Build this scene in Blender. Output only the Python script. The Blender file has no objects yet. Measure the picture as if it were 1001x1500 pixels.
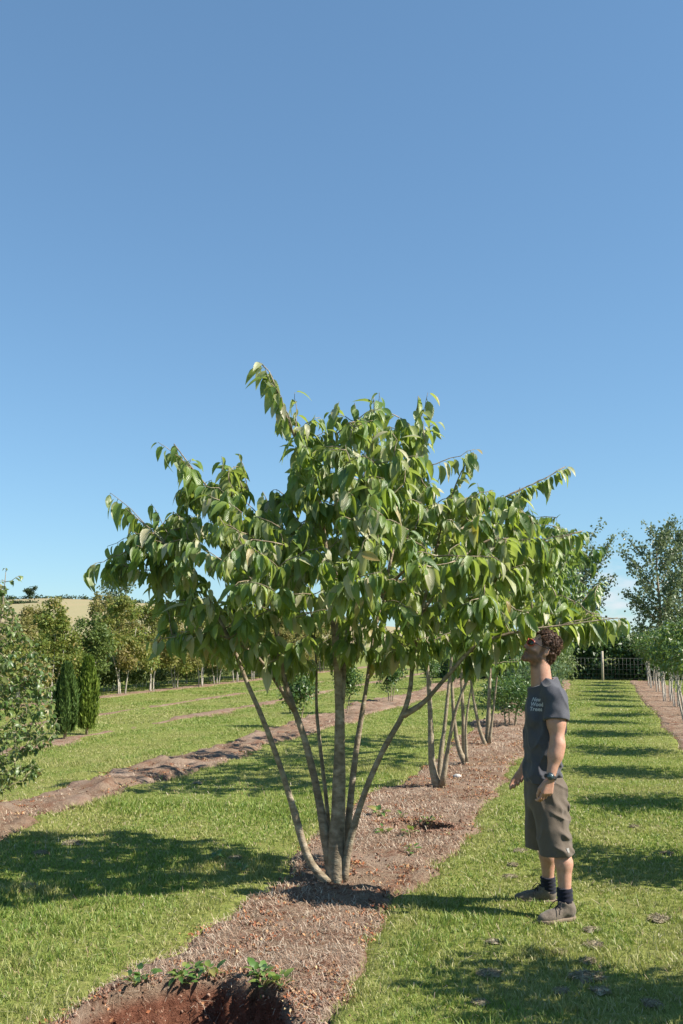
import bpy, math, random
import numpy as np
from mathutils import Vector, Matrix, Euler
from mathutils.bvhtree import BVHTree

random.seed(7)
RNG = np.random.default_rng(7)
SC = bpy.context.scene
COL = SC.collection

# ------------------------------------------------------------------ camera
F, CAM_H = 1458.0, 1.75                      # focal length in photograph pixels, eye height
PITCH, YAW = math.atan(188 / F), math.radians(14.4)   # planting rows run along +Y
FW0 = np.array([-math.sin(YAW), math.cos(YAW), 0.0])
RT = np.array([math.cos(YAW), math.sin(YAW), 0.0])
UPZ = np.array([0, 0, 1.0])
FW = FW0 * math.cos(PITCH) + UPZ * math.sin(PITCH)
UP = -FW0 * math.sin(PITCH) + UPZ * math.cos(PITCH)
cam = bpy.data.objects.new('camera', bpy.data.cameras.new('camera'))
COL.objects.link(cam)
cam.location = (0, 0, CAM_H)
cam.rotation_euler = Matrix((RT, UP, -FW)).transposed().to_euler()
cam.data.sensor_fit = 'VERTICAL'
cam.data.sensor_height = 36.0
cam.data.lens = F / 1500.0 * 36.0
cam.data.clip_end = 4000
SC.camera = cam

# ------------------------------------------------------------------ sky, sun, exposure
SUN_EL = math.radians(40)
a_ = math.radians(13)
sun_h = RT * math.cos(a_) - FW0 * math.sin(a_)        # horizontal direction towards the sun
sun_dir = Vector(sun_h * math.cos(SUN_EL) + UPZ * math.sin(SUN_EL))
world = bpy.data.worlds.new('World'); SC.world = world
world.use_nodes = True
wn, wl = world.node_tree.nodes, world.node_tree.links
bg = wn['Background']
sky = wn.new('ShaderNodeTexSky'); sky.sky_type = 'NISHITA'; sky.sun_disc = False
sky.sun_elevation = SUN_EL
sky.sun_rotation = math.atan2(sun_h[0], sun_h[1])
sky.air_density = 1.0; sky.dust_density = 0.0; sky.ozone_density = 5.0
bg.inputs['Strength'].default_value = 0.132
sun_l = bpy.data.lights.new('sun', 'SUN'); sun_l.energy = 5.0; sun_l.angle = math.radians(0.53)
sun_l.color = (1.0, 0.93, 0.82)
sun_o = bpy.data.objects.new('sun', sun_l); COL.objects.link(sun_o)
sun_o.rotation_euler = sun_dir.to_track_quat('Z', 'Y').to_euler()
sun_o.location = (6, 2, 12)
vs = SC.view_settings
vs.view_transform = 'Standard'; vs.look = 'None'; vs.gamma = 1.0; vs.use_curve_mapping = False
vs.exposure = 1.0
SC.cycles.use_denoising = True
SC.cycles.max_bounces = 6; SC.cycles.transparent_max_bounces = 4
SC.cycles.caustics_reflective = False; SC.cycles.caustics_refractive = False


def ray(x, y):
    return FW + RT * (x - 500.5) / F + UP * (750 - y) / F


def gnd(x, y, z=0.0):                       # pixel -> point on the ground
    d = ray(x, y)
    return np.array([0, 0, CAM_H]) + d * ((z - CAM_H) / d[2])


def at(x, y, D):                            # pixel -> point at distance D along the heading
    d = ray(x, y)
    return np.array([0, 0, CAM_H]) + d * (D / d.dot(FW0))


def proj(P):
    P = np.asarray(P) - np.array([0, 0, CAM_H])
    z = P @ FW
    return 500.5 + F * (P @ RT) / z, 750 - F * (P @ UP) / z, z


# thin wisps of cloud low over the far trees, in the world's own sky
cd = ray(897, 872); cd = cd / np.linalg.norm(cd)
tc = wn.new('ShaderNodeTexCoord')
dotn = wn.new('ShaderNodeVectorMath'); dotn.operation = 'DOT_PRODUCT'; dotn.inputs[1].default_value = cd
wl.new(tc.outputs['Generated'], dotn.inputs[0])
mr = wn.new('ShaderNodeMapRange'); mr.inputs[1].default_value = math.cos(0.045); mr.inputs[2].default_value = 1.0
wl.new(dotn.outputs['Value'], mr.inputs[0])
mp = wn.new('ShaderNodeMapping'); mp.inputs['Scale'].default_value = (30, 30, 85)
wl.new(tc.outputs['Generated'], mp.inputs[0])
nz = wn.new('ShaderNodeTexNoise'); nz.inputs['Scale'].default_value = 1.0; nz.inputs['Detail'].default_value = 6
wl.new(mp.outputs[0], nz.inputs['Vector'])
mr2 = wn.new('ShaderNodeMapRange'); mr2.inputs[1].default_value = 0.42; mr2.inputs[2].default_value = 0.72
wl.new(nz.outputs['Fac'], mr2.inputs[0])
mm = wn.new('ShaderNodeMath'); mm.operation = 'MULTIPLY'
wl.new(mr.outputs[0], mm.inputs[0]); wl.new(mr2.outputs[0], mm.inputs[1])
mm2 = wn.new('ShaderNodeMath'); mm2.operation = 'MULTIPLY'; mm2.inputs[1].default_value = 0.9
wl.new(mm.outputs[0], mm2.inputs[0])
gm = wn.new('ShaderNodeGamma'); gm.inputs['Gamma'].default_value = 0.672      # the whole sky a little softer and cooler
wl.new(sky.outputs[0], gm.inputs['Color'])
hs = wn.new('ShaderNodeMix'); hs.data_type = 'RGBA'; hs.blend_type = 'MULTIPLY'; hs.inputs[0].default_value = 1.0
wl.new(gm.outputs[0], hs.inputs[6]); hs.inputs[7].default_value = (0.664, 0.88, 1.0, 1)
mixc = wn.new('ShaderNodeMix'); mixc.data_type = 'RGBA'
wl.new(mm2.outputs[0], mixc.inputs[0]); wl.new(hs.outputs[2], mixc.inputs[6])
mixc.inputs[7].default_value = (3.3, 3.4, 3.6, 1)
wl.new(mixc.outputs[2], bg.inputs['Color'])


# ------------------------------------------------------------------ helpers
def hash2(i, j, s):
    n = (i * 374761393 + j * 668265263 + s * 1274126177) & 0x7fffffff
    n = ((n ^ (n >> 13)) * 1274126177) & 0x7fffffff
    return ((n ^ (n >> 16)) & 0xffff) / 65535.0


def vnoise(x, y, s=0):                       # 2-D value noise, -1..1
    x = np.asarray(x, float); y = np.asarray(y, float)
    xi = np.floor(x).astype(np.int64); yi = np.floor(y).astype(np.int64)
    u = x - xi; v = y - yi
    u = u * u * (3 - 2 * u); v = v * v * (3 - 2 * v)
    a = hash2(xi, yi, s); b = hash2(xi + 1, yi, s); c = hash2(xi, yi + 1, s); d = hash2(xi + 1, yi + 1, s)
    return 2 * (a + (b - a) * u + (c - a) * v + (a - b - c + d) * u * v) - 1


def vnoise3(p, s=0):
    z = np.floor(p[..., 2]).astype(np.int64); w = p[..., 2] - z; w = w * w * (3 - 2 * w)
    def lay(zz):
        xi = np.floor(p[..., 0]).astype(np.int64); yi = np.floor(p[..., 1]).astype(np.int64)
        u = p[..., 0] - xi; v = p[..., 1] - yi
        u = u * u * (3 - 2 * u); v = v * v * (3 - 2 * v)
        k = zz * 97 + s
        a = hash2(xi, yi, k); b = hash2(xi + 1, yi, k); c = hash2(xi, yi + 1, k); d = hash2(xi + 1, yi + 1, k)
        return a + (b - a) * u + (c - a) * v + (a - b - c + d) * u * v
    return 2 * (lay(z) * (1 - w) + lay(z + 1) * w) - 1


def sstep(a, b, x):
    t = np.clip((x - a) / (b - a), 0, 1)
    return t * t * (3 - 2 * t)


def mesh_np(name, V, tris=None, quads=None, attrs=None, uv=None, smooth=False):
    V = np.asarray(V, np.float32).reshape(-1, 3)
    parts = []; tot = []
    if tris is not None and len(tris):
        t = np.asarray(tris, np.int32).reshape(-1, 3); parts.append(t.ravel()); tot.append(np.full(len(t), 3, np.int32))
    if quads is not None and len(quads):
        q = np.asarray(quads, np.int32).reshape(-1, 4); parts.append(q.ravel()); tot.append(np.full(len(q), 4, np.int32))
    loops = np.concatenate(parts); tot = np.concatenate(tot)
    me = bpy.data.meshes.new(name)
    me.vertices.add(len(V)); me.vertices.foreach_set('co', V.ravel())
    me.loops.add(len(loops)); me.loops.foreach_set('vertex_index', loops)
    me.polygons.add(len(tot))
    st = np.concatenate([[0], np.cumsum(tot)[:-1]]).astype(np.int32)
    me.polygons.foreach_set('loop_start', st); me.polygons.foreach_set('loop_total', tot)
    if smooth:
        me.polygons.foreach_set('use_smooth', np.ones(len(tot), bool))
    for k, a in (attrs or {}).items():
        a = np.asarray(a, np.float32)
        if a.ndim == 1:
            at_ = me.attributes.new(k, 'FLOAT', 'POINT'); at_.data.foreach_set('value', a)
        else:
            at_ = me.attributes.new(k, 'FLOAT_COLOR', 'POINT')
            at_.data.foreach_set('color', np.c_[a, np.ones(len(a))].astype(np.float32).ravel())
    if uv is not None:
        l = me.uv_layers.new(name='UVMap'); l.data.foreach_set('uv', np.asarray(uv, np.float32)[loops].ravel())
    me.update(calc_edges=True); me.validate()
    return me


def obj(name, me, mat=None, parent=None, loc=None):
    if mat is not None and not me.materials:
        me.materials.append(mat)
    o = bpy.data.objects.new(name, me); COL.objects.link(o)
    if parent is not None:
        o.parent = parent
    if loc is not None:
        o.location = loc
    return o


def empty(name, loc=(0, 0, 0)):
    o = bpy.data.objects.new(name, None); COL.objects.link(o); o.location = loc
    o.empty_display_size = 0.1
    return o


def tag(o, label=None, cat=None, group=None, kind=None):
    if label: o['label'] = label
    if cat: o['category'] = cat
    if group: o['group'] = group
    if kind: o['kind'] = kind
    return o


def copy_tree(o, parent=None):
    c = o.copy(); COL.objects.link(c); c.parent = parent
    for ch in list(o.children):
        copy_tree(ch, c)
    return c


class MB:                                     # collects tubes / templates into one mesh
    def __init__(self):
        self.v = []; self.t = []; self.q = []; self.n = 0; self.a = []; self.uv = []

    def raw(self, V, tris=None, quads=None, rnd=None, uv=None):
        V = np.asarray(V, float).reshape(-1, 3)
        if tris is not None and len(tris): self.t.append(np.asarray(tris).reshape(-1, 3) + self.n)
        if quads is not None and len(quads): self.q.append(np.asarray(quads).reshape(-1, 4) + self.n)
        self.v.append(V); self.n += len(V)
        self.a.append(np.full(len(V), random.random()) if rnd is None else np.broadcast_to(rnd, (len(V),)))
        self.uv.append(np.zeros((len(V), 2)) if uv is None else uv)

    def tube(self, P, R, k=6, rough=0.0, cap=True):
        P = np.asarray(P, float); n = len(P); R = np.broadcast_to(R, (n,))
        T = np.gradient(P, axis=0); T /= np.linalg.norm(T, axis=1)[:, None] + 1e-9
        ref = np.array([0.3, 0.95, 0.1]) if abs(T[0][2]) > 0.7 else np.array([0, 0, 1.0])
        V = []
        ang = np.arange(k) * 2 * math.pi / k
        for i in range(n):
            x = np.cross(ref, T[i]); x /= np.linalg.norm(x) + 1e-9; y = np.cross(T[i], x)
            rr = R[i] * (1 + rough * (RNG.random(k) - 0.5)) if rough else R[i]
            V.append(P[i] + (np.cos(ang) * rr)[:, None] * x + (np.sin(ang) * rr)[:, None] * y)
        V = np.concatenate(V)
        i = np.arange(n - 1)[:, None] * k; j = np.arange(k)[None]; j2 = (j + 1) % k
        Q = np.stack([i + j, i + j2, i + k + j2, i + k + j], -1).reshape(-1, 4)
        tr = []
        if cap:
            V = np.vstack([V, P[-1], P[0]]); c = n * k
            tr = [((n - 1) * k + a, (n - 1) * k + (a + 1) % k, c) for a in range(k)]
            tr += [((a + 1) % k, a, c + 1) for a in range(k)]
        self.raw(V, tr, Q)

    def box(self, lo, hi):
        x0, y0, z0 = lo; x1, y1, z1 = hi
        V = [(x0, y0, z0), (x1, y0, z0), (x1, y1, z0), (x0, y1, z0), (x0, y0, z1), (x1, y0, z1), (x1, y1, z1), (x0, y1, z1)]
        self.raw(V, None, [(3, 2, 1, 0), (4, 5, 6, 7), (0, 1, 5, 4), (1, 2, 6, 5), (2, 3, 7, 6), (3, 0, 4, 7)])

    def mesh(self, name, smooth=False, uv=False):
        return mesh_np(name, np.concatenate(self.v), np.concatenate(self.t) if self.t else None,
                       np.concatenate(self.q) if self.q else None, {'rnd': np.concatenate(self.a)},
                       np.concatenate(self.uv) if uv else None, smooth)


def nrm(v):
    v = np.asarray(v, float)
    return v / (np.linalg.norm(v, axis=-1, keepdims=True) + 1e-12)


def spline(P, n):                             # Catmull-Rom through the points
    P = np.asarray(P, float)
    if len(P) < 3:
        t = np.linspace(0, 1, n)[:, None]; return P[0] * (1 - t) + P[-1] * t
    Q = np.vstack([2 * P[0] - P[1], P, 2 * P[-1] - P[-2]])
    d = np.r_[0, np.cumsum(np.linalg.norm(np.diff(P, axis=0), axis=1))]
    s = np.linspace(0, d[-1], n); out = []
    for a in s:
        i = min(max(np.searchsorted(d, a, 'right') - 1, 0), len(P) - 2)
        t = (a - d[i]) / (d[i + 1] - d[i] + 1e-9)
        p0, p1, p2, p3 = Q[i:i + 4]
        out.append(0.5 * (2 * p1 + (p2 - p0) * t + (2 * p0 - 5 * p1 + 4 * p2 - p3) * t * t + (3 * p1 - p0 - 3 * p2 + p3) * t ** 3))
    return np.array(out)


def instance_template(TV, TT, M, L, S):       # TV verts, TT tris, M (n,3,3) columns axes, L (n,3), S (n,)
    n = len(L)
    V = np.einsum('nij,vj->nvi', M, TV) * S[:, None, None] + L[:, None, :]
    T = (TT[None] + (np.arange(n) * len(TV))[:, None, None]).reshape(-1, 3)
    return V.reshape(-1, 3), T


# ------------------------------------------------------------------ materials
def new_mat(name):
    m = bpy.data.materials.new(name); m.use_nodes = True
    nt = m.node_tree; nt.nodes.clear()
    out = nt.nodes.new('ShaderNodeOutputMaterial')
    return m, nt, out


class NT:
    def __init__(self, nt): self.nt = nt
    def n(self, t, **kw):
        o = self.nt.nodes.new(t)
        for k, v in kw.items(): setattr(o, k, v)
        return o
    def l(self, a, b): self.nt.links.new(a, b)
    def noise(self, scale, detail=3, vec=None, rough=0.55):
        o = self.n('ShaderNodeTexNoise'); o.inputs['Scale'].default_value = scale; o.inputs['Detail'].default_value = detail
        o.inputs['Roughness'].default_value = rough
        if vec is not None: self.l(vec, o.inputs['Vector'])
        return o.outputs['Fac']
    def ramp(self, fac, stops):
        o = self.n('ShaderNodeValToRGB'); el = o.color_ramp.elements
        while len(el) < len(stops): el.new(0.5)
        for e, (p, c) in zip(el, stops):
            e.position = p; e.color = (*c, 1) if len(c) == 3 else c
        self.l(fac, o.inputs[0]); return o.outputs[0]
    def mix(self, fac, a, b, mode='MIX'):
        o = self.n('ShaderNodeMix', data_type='RGBA', blend_type=mode)
        for s, v in ((0, fac), (6, a), (7, b)):
            if hasattr(v, 'links'): self.l(v, o.inputs[s])
            else: o.inputs[s].default_value = v if s == 0 else (*v, 1)
        return o.outputs[2]
    def math(self, op, a, b=0.0, clamp=False):
        o = self.n('ShaderNodeMath', operation=op); o.use_clamp = clamp
        for s, v in ((0, a), (1, b)):
            if hasattr(v, 'links'): self.l(v, o.inputs[s])
            else: o.inputs[s].default_value = v
        return o.outputs[0]
    def mapr(self, v, a, b, c=0.0, d=1.0):
        o = self.n('ShaderNodeMapRange'); self.l(v, o.inputs[0])
        for i, x in enumerate((a, b, c, d)): o.inputs[i + 1].default_value = x
        return o.outputs[0]
    def attr(self, name): return self.n('ShaderNodeAttribute', attribute_name=name)
    def bump(self, h, strength, dist=0.01):
        o = self.n('ShaderNodeBump'); o.inputs['Strength'].default_value = strength; o.inputs['Distance'].default_value = dist
        self.l(h, o.inputs['Height']); return o.outputs[0]
    def principled(self, col, rough=0.7, spec=0.3, normal=None):
        o = self.n('ShaderNodeBsdfPrincipled')
        if hasattr(col, 'links'): self.l(col, o.inputs['Base Color'])
        else: o.inputs['Base Color'].default_value = (*col, 1)
        if hasattr(rough, 'links'): self.l(rough, o.inputs['Roughness'])
        else: o.inputs['Roughness'].default_value = rough
        o.inputs['Specular IOR Level'].default_value = spec
        if normal is not None: self.l(normal, o.inputs['Normal'])
        return o


def leaf_mat(name, stops, transl=(0.25, 0.42, 0.05), tfac=0.35, rough=0.42, spec=0.5, under=None, veins=False, patch=None):
    m, nt, out = new_mat(name); N = NT(nt)
    oi = N.n('ShaderNodeObjectInfo')
    r = N.math('FRACT', N.math('ADD', N.attr('rnd').outputs['Fac'], oi.outputs['Random']))
    col = N.ramp(r, stops)
    if patch:
        geo = N.n('ShaderNodeNewGeometry')
        p = N.noise(patch[0], 2, geo.outputs['Position'])
        col = N.mix(N.mapr(p, 0.45, 0.65), col, patch[1])
    if under is not None:
        geo2 = N.n('ShaderNodeNewGeometry')
        col = N.mix(N.math('MULTIPLY', geo2.outputs['Backfacing'], 0.8), col, under)
    normal = None
    if veins:
        uv = N.n('ShaderNodeUVMap'); sx = N.n('ShaderNodeSeparateXYZ'); N.l(uv.outputs[0], sx.inputs[0])
        u = N.math('ABSOLUTE', sx.outputs[0])
        mid = N.mapr(u, 0.0, 0.07, 1, 0)
        w = N.math('SINE', N.math('MULTIPLY', N.math('SUBTRACT', sx.outputs[1], N.math('MULTIPLY', u, 0.35)), 58.0))
        vein = N.mapr(w, 0.75, 1.0)
        col = N.mix(N.math('MULTIPLY', mid, 0.55), col, (0.30, 0.34, 0.12))
        col = N.mix(N.math('MULTIPLY', vein, 0.16), col, (0.24, 0.32, 0.10))
        normal = N.bump(w, 0.35, 0.004)
    p = N.principled(col, rough, spec, normal)
    if veins: p.inputs['Coat Weight'].default_value = 0.25; p.inputs['Coat Roughness'].default_value = 0.34
    tr = N.n('ShaderNodeBsdfTranslucent')
    N.l(N.mix(0.5, col, transl), tr.inputs['Color'])
    mx = N.n('ShaderNodeMixShader'); mx.inputs[0].default_value = tfac
    N.l(p.outputs[0], mx.inputs[1]); N.l(tr.outputs[0], mx.inputs[2]); N.l(mx.outputs[0], out.inputs[0])
    return m


def bark_mat(name, c1, c2, c3, scale=14, bands=True):
    m, nt, out = new_mat(name); N = NT(nt)
    geo = N.n('ShaderNodeNewGeometry')
    mp_ = N.n('ShaderNodeMapping'); mp_.inputs['Scale'].default_value = (1, 1, 1.8 if bands else 0.5)
    N.l(geo.outputs['Position'], mp_.inputs[0])
    a = N.noise(scale, 5, mp_.outputs[0]); b = N.noise(scale * 4, 3, mp_.outputs[0]); c = N.noise(3.0, 2, geo.outputs['Position'])
    col = N.ramp(a, [(0.3, c1), (0.52, c2), (0.72, c3)])
    col = N.mix(N.mapr(c, 0.5, 0.7, 0, 0.5), col, c1)
    li = N.noise(7, 5, geo.outputs['Position'], 0.7)
    col = N.mix(N.mapr(li, 0.58, 0.68, 0, 0.55), col, (0.30, 0.31, 0.21))
    sc = N.noise(26, 2, geo.outputs['Position'])
    col = N.mix(N.mapr(sc, 0.68, 0.74, 0, 0.7), col, tuple(x * 0.5 for x in c1))
    N.l(N.principled(col, 0.8, 0.2, N.bump(N.math('ADD', a, N.math('MULTIPLY', b, 0.5)), 0.7, 0.012)).outputs[0], out.inputs[0])
    return m


def plain_mat(name, col, rough=0.8, spec=0.25, var=0.25, scale=40, bump=0.0, dist=0.004):
    m, nt, out = new_mat(name); N = NT(nt)
    tcn = N.n('ShaderNodeTexCoord')
    f = N.noise(scale, 4, tcn.outputs['Object'])
    c = N.mix(f, tuple(x * (1 - var) for x in col), tuple(min(1, x * (1 + var)) for x in col))
    N.l(N.principled(c, rough, spec, N.bump(f, bump, dist) if bump else None).outputs[0], out.inputs[0])
    return m


M = {}
M['cherry'] = leaf_mat('cherry_leaf', [(0, (0.052, 0.125, 0.028)), (0.3, (0.09, 0.18, 0.028)), (0.55, (0.15, 0.245, 0.034)), (0.68, (0.21, 0.30, 0.05)), (0.76, (0.33, 0.37, 0.13)), (0.86, (0.50, 0.49, 0.29)), (0.95, (0.52, 0.48, 0.30)), (1, (0.42, 0.27, 0.07))],  # cream stops paint sunlit highlights into the colour of random leaves
                       (0.50, 0.62, 0.05), 0.44, 0.42, 0.8, under=(0.19, 0.25, 0.11), veins=True)
M['cherry_far'] = leaf_mat('cherry_leaf_far', [(0, (0.055, 0.12, 0.026)), (0.4, (0.09, 0.17, 0.03)), (0.8, (0.14, 0.215, 0.04)), (1, (0.21, 0.25, 0.06))], (0.38, 0.54, 0.06), 0.38, 0.45, 0.8, under=(0.14, 0.2, 0.07))
M['bark'] = bark_mat('cherry_bark', (0.13, 0.10, 0.065), (0.27, 0.215, 0.15), (0.43, 0.365, 0.275))
M['bark2'] = bark_mat('grey_bark', (0.20, 0.155, 0.105), (0.29, 0.24, 0.17), (0.38, 0.325, 0.245))
M['pale_bark'] = bark_mat('pale_bark', (0.26, 0.22, 0.18), (0.45, 0.41, 0.35), (0.6, 0.57, 0.5), 20)
M['dark_bark'] = bark_mat('dark_bark', (0.05, 0.04, 0.03), (0.10, 0.08, 0.06), (0.16, 0.13, 0.10), 20)
M['birch_leaf'] = leaf_mat('glossy_small_leaf', [(0, (0.055, 0.11, 0.035)), (0.4, (0.09, 0.16, 0.04)), (0.7, (0.15, 0.21, 0.05)), (0.9, (0.24, 0.24, 0.08)), (1, (0.28, 0.2, 0.07))], (0.36, 0.46, 0.08), 0.34, 0.42, 0.6, under=(0.19, 0.24, 0.12))
M['hornbeam'] = leaf_mat('hornbeam_leaf', [(0, (0.085, 0.13, 0.028)), (0.5, (0.15, 0.20, 0.038)), (0.85, (0.23, 0.24, 0.06)), (1, (0.32, 0.23, 0.08))], (0.42, 0.46, 0.08), 0.36, 0.55, 0.3, patch=(0.5, (0.24, 0.19, 0.075)))
M['hornbeam_brown'] = leaf_mat('bronzed_hornbeam_leaf', [(0, (0.11, 0.13, 0.035)), (0.5, (0.19, 0.19, 0.055)), (0.85, (0.28, 0.235, 0.085)), (1, (0.34, 0.25, 0.11))], (0.42, 0.40, 0.1), 0.34, 0.55, 0.3)
M['hornbeam_dark'] = leaf_mat('deep_green_leaf', [(0, (0.07, 0.11, 0.03)), (0.5, (0.115, 0.165, 0.045)), (1, (0.18, 0.22, 0.06))], (0.3, 0.4, 0.07), 0.32, 0.5, 0.3)
M['shrub'] = leaf_mat('shrub_leaf', [(0, (0.035, 0.08, 0.022)), (0.5, (0.06, 0.125, 0.03)), (1, (0.12, 0.18, 0.05))], (0.25, 0.4, 0.06), 0.28, 0.4, 0.5)
M['lowshrub'] = leaf_mat('low_shrub_leaf', [(0, (0.06, 0.10, 0.03)), (0.5, (0.11, 0.16, 0.05)), (1, (0.19, 0.22, 0.09))], (0.3, 0.42, 0.1), 0.3, 0.5, 0.3)
M['willow'] = leaf_mat('grey_willow_leaf', [(0, (0.07, 0.12, 0.06)), (0.5, (0.12, 0.18, 0.09)), (1, (0.2, 0.27, 0.15))], (0.3, 0.42, 0.14), 0.3, 0.5, 0.35)
M['maple'] = leaf_mat('maple_leaf', [(0, (0.04, 0.085, 0.022)), (0.5, (0.075, 0.14, 0.03)), (0.9, (0.14, 0.20, 0.05)), (1, (0.2, 0.15, 0.05))], (0.3, 0.45, 0.07), 0.3, 0.4, 0.5)
M['poplar'] = leaf_mat('poplar_leaf', [(0, (0.075, 0.11, 0.055)), (0.5, (0.12, 0.165, 0.085)), (1, (0.20, 0.24, 0.14))], (0.28, 0.36, 0.14), 0.3, 0.4, 0.5)
M['hedge'] = leaf_mat('hedge_leaf', [(0, (0.02, 0.05, 0.015)), (0.6, (0.035, 0.08, 0.02)), (1, (0.07, 0.12, 0.03))], (0.2, 0.35, 0.05), 0.2, 0.45, 0.4)
M['wood'] = leaf_mat('wood_leaf', [(0, (0.06, 0.085, 0.045)), (0.6, (0.09, 0.12, 0.06)), (1, (0.13, 0.15, 0.08))], (0.2, 0.3, 0.1), 0.2, 0.6, 0.2)
M['yew'] = leaf_mat('yew_needle', [(0, (0.045, 0.085, 0.026)), (0.5, (0.075, 0.13, 0.035)), (1, (0.12, 0.18, 0.045))], (0.2, 0.32, 0.04), 0.2, 0.5, 0.3)
M['yew_gold'] = leaf_mat('bright_yew_needle', [(0, (0.07, 0.12, 0.02)), (0.5, (0.12, 0.18, 0.028)), (1, (0.20, 0.26, 0.045))], (0.25, 0.36, 0.04), 0.22, 0.5, 0.3)
M['weed'] = leaf_mat('weed_leaf', [(0, (0.06, 0.13, 0.03)), (0.5, (0.10, 0.19, 0.04)), (0.85, (0.20, 0.25, 0.06)), (1, (0.32, 0.27, 0.09))], (0.3, 0.45, 0.06), 0.3, 0.45, 0.4)


def grass_mat():
    m, nt, out = new_mat('grass_blade'); N = NT(nt)
    r = N.attr('rnd').outputs['Fac']; d = N.attr('dry').outputs['Fac']
    green = N.ramp(r, [(0, (0.10, 0.175, 0.03)), (0.5, (0.195, 0.28, 0.05)), (0.85, (0.30, 0.355, 0.09)), (1, (0.46, 0.42, 0.21))])
    dry = N.ramp(r, [(0, (0.28, 0.26, 0.08)), (0.55, (0.38, 0.34, 0.13)), (1, (0.50, 0.43, 0.25))])
    col = N.mix(d, green, dry)
    p = N.principled(col, 0.5, 0.35)
    tr = N.n('ShaderNodeBsdfTranslucent'); N.l(N.mix(0.4, col, (0.30, 0.42, 0.04)), tr.inputs['Color'])
    mx = N.n('ShaderNodeMixShader'); mx.inputs[0].default_value = 0.34
    N.l(p.outputs[0], mx.inputs[1]); N.l(tr.outputs[0], mx.inputs[2]); N.l(mx.outputs[0], out.inputs[0])
    return m


def ground_mat():
    m, nt, out = new_mat('grass_ground'); N = NT(nt)
    geo = N.n('ShaderNodeNewGeometry'); pos = geo.outputs['Position']
    a = N.noise(22, 5, pos, 0.7); b = N.noise(1.3, 4, pos); c = N.noise(0.35, 3, pos)
    col = N.ramp(a, [(0.3, (0.10, 0.11, 0.035)), (0.5, (0.17, 0.20, 0.045)), (0.7, (0.27, 0.26, 0.09))])
    col = N.mix(N.mapr(b, 0.5, 0.75, 0, 0.6), col, (0.24, 0.22, 0.08))
    col = N.mix(N.mapr(c, 0.5, 0.8, 0, 0.4), col, (0.20, 0.24, 0.06))
    N.l(N.principled(col, 0.9, 0.1, N.bump(a, 0.8, 0.03)).outputs[0], out.inputs[0])
    return m


def soil_mat():
    m, nt, out = new_mat('bare_soil'); N = NT(nt)
    geo = N.n('ShaderNodeNewGeometry'); pos = geo.outputs['Position']
    a = N.noise(60, 6, pos, 0.75); b = N.noise(5, 5, pos, 0.7); c = N.noise(1.4, 3, pos)
    sx = N.n('ShaderNodeSeparateXYZ'); N.l(pos, sx.inputs[0])
    col = N.ramp(a, [(0.28, (0.12, 0.074, 0.05)), (0.46, (0.24, 0.165, 0.115)), (0.6, (0.35, 0.26, 0.185)), (0.75, (0.50, 0.41, 0.31))])
    col = N.mix(N.mapr(b, 0.48, 0.64, 0, 0.75), col, (0.21, 0.095, 0.058))
    e = N.noise(0.9, 5, pos, 0.65)
    col = N.mix(N.mapr(e, 0.48, 0.62, 0, 0.45), col, (0.19, 0.12, 0.08))
    col = N.mix(N.mapr(c, 0.5, 0.68, 0, 0.6), col, (0.40, 0.30, 0.23))
    # freshly dug faces below the surface are bare red earth
    deep = N.mapr(sx.outputs[2], -0.03, -0.09)
    red = N.ramp(N.noise(30, 6, pos, 0.8), [(0.3, (0.09, 0.036, 0.022)), (0.5, (0.19, 0.080, 0.050)), (0.62, (0.26, 0.12, 0.078)), (0.75, (0.34, 0.20, 0.14))])
    col = N.mix(deep, col, red)
    N.l(N.principled(col, 0.95, 0.08, N.bump(N.math('ADD', a, b), 1.0, 0.035)).outputs[0], out.inputs[0])
    return m


def attr_ramp_mat(name, stops, rough=0.85, spec=0.15):
    m, nt, out = new_mat(name); N = NT(nt)
    oi = N.n('ShaderNodeObjectInfo')
    r = N.math('FRACT', N.math('ADD', N.attr('rnd').outputs['Fac'], oi.outputs['Random']))
    N.l(N.principled(N.ramp(r, stops), rough, spec).outputs[0], out.inputs[0])
    return m


M['grass'] = grass_mat(); M['ground'] = ground_mat(); M['soil'] = soil_mat()
M['straw'] = attr_ramp_mat('straw', [(0, (0.20, 0.11, 0.07)), (0.3, (0.34, 0.22, 0.155)), (0.65, (0.46, 0.35, 0.26)), (1, (0.64, 0.56, 0.44))])
M['crumb'] = attr_ramp_mat('soil_crumb', [(0, (0.10, 0.05, 0.032)), (0.5, (0.21, 0.115, 0.078)), (1, (0.34, 0.22, 0.16))])
M['deadweed'] = attr_ramp_mat('dead_weed', [(0, (0.22, 0.07, 0.035)), (0.4, (0.33, 0.13, 0.06)), (0.75, (0.42, 0.25, 0.13)), (0.95, (0.45, 0.36, 0.2)), (1, (0.16, 0.2, 0.05))])
M['thatch'] = attr_ramp_mat('thatch', [(0, (0.20, 0.16, 0.10)), (0.5, (0.33, 0.28, 0.19)), (1, (0.46, 0.41, 0.28))])

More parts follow.
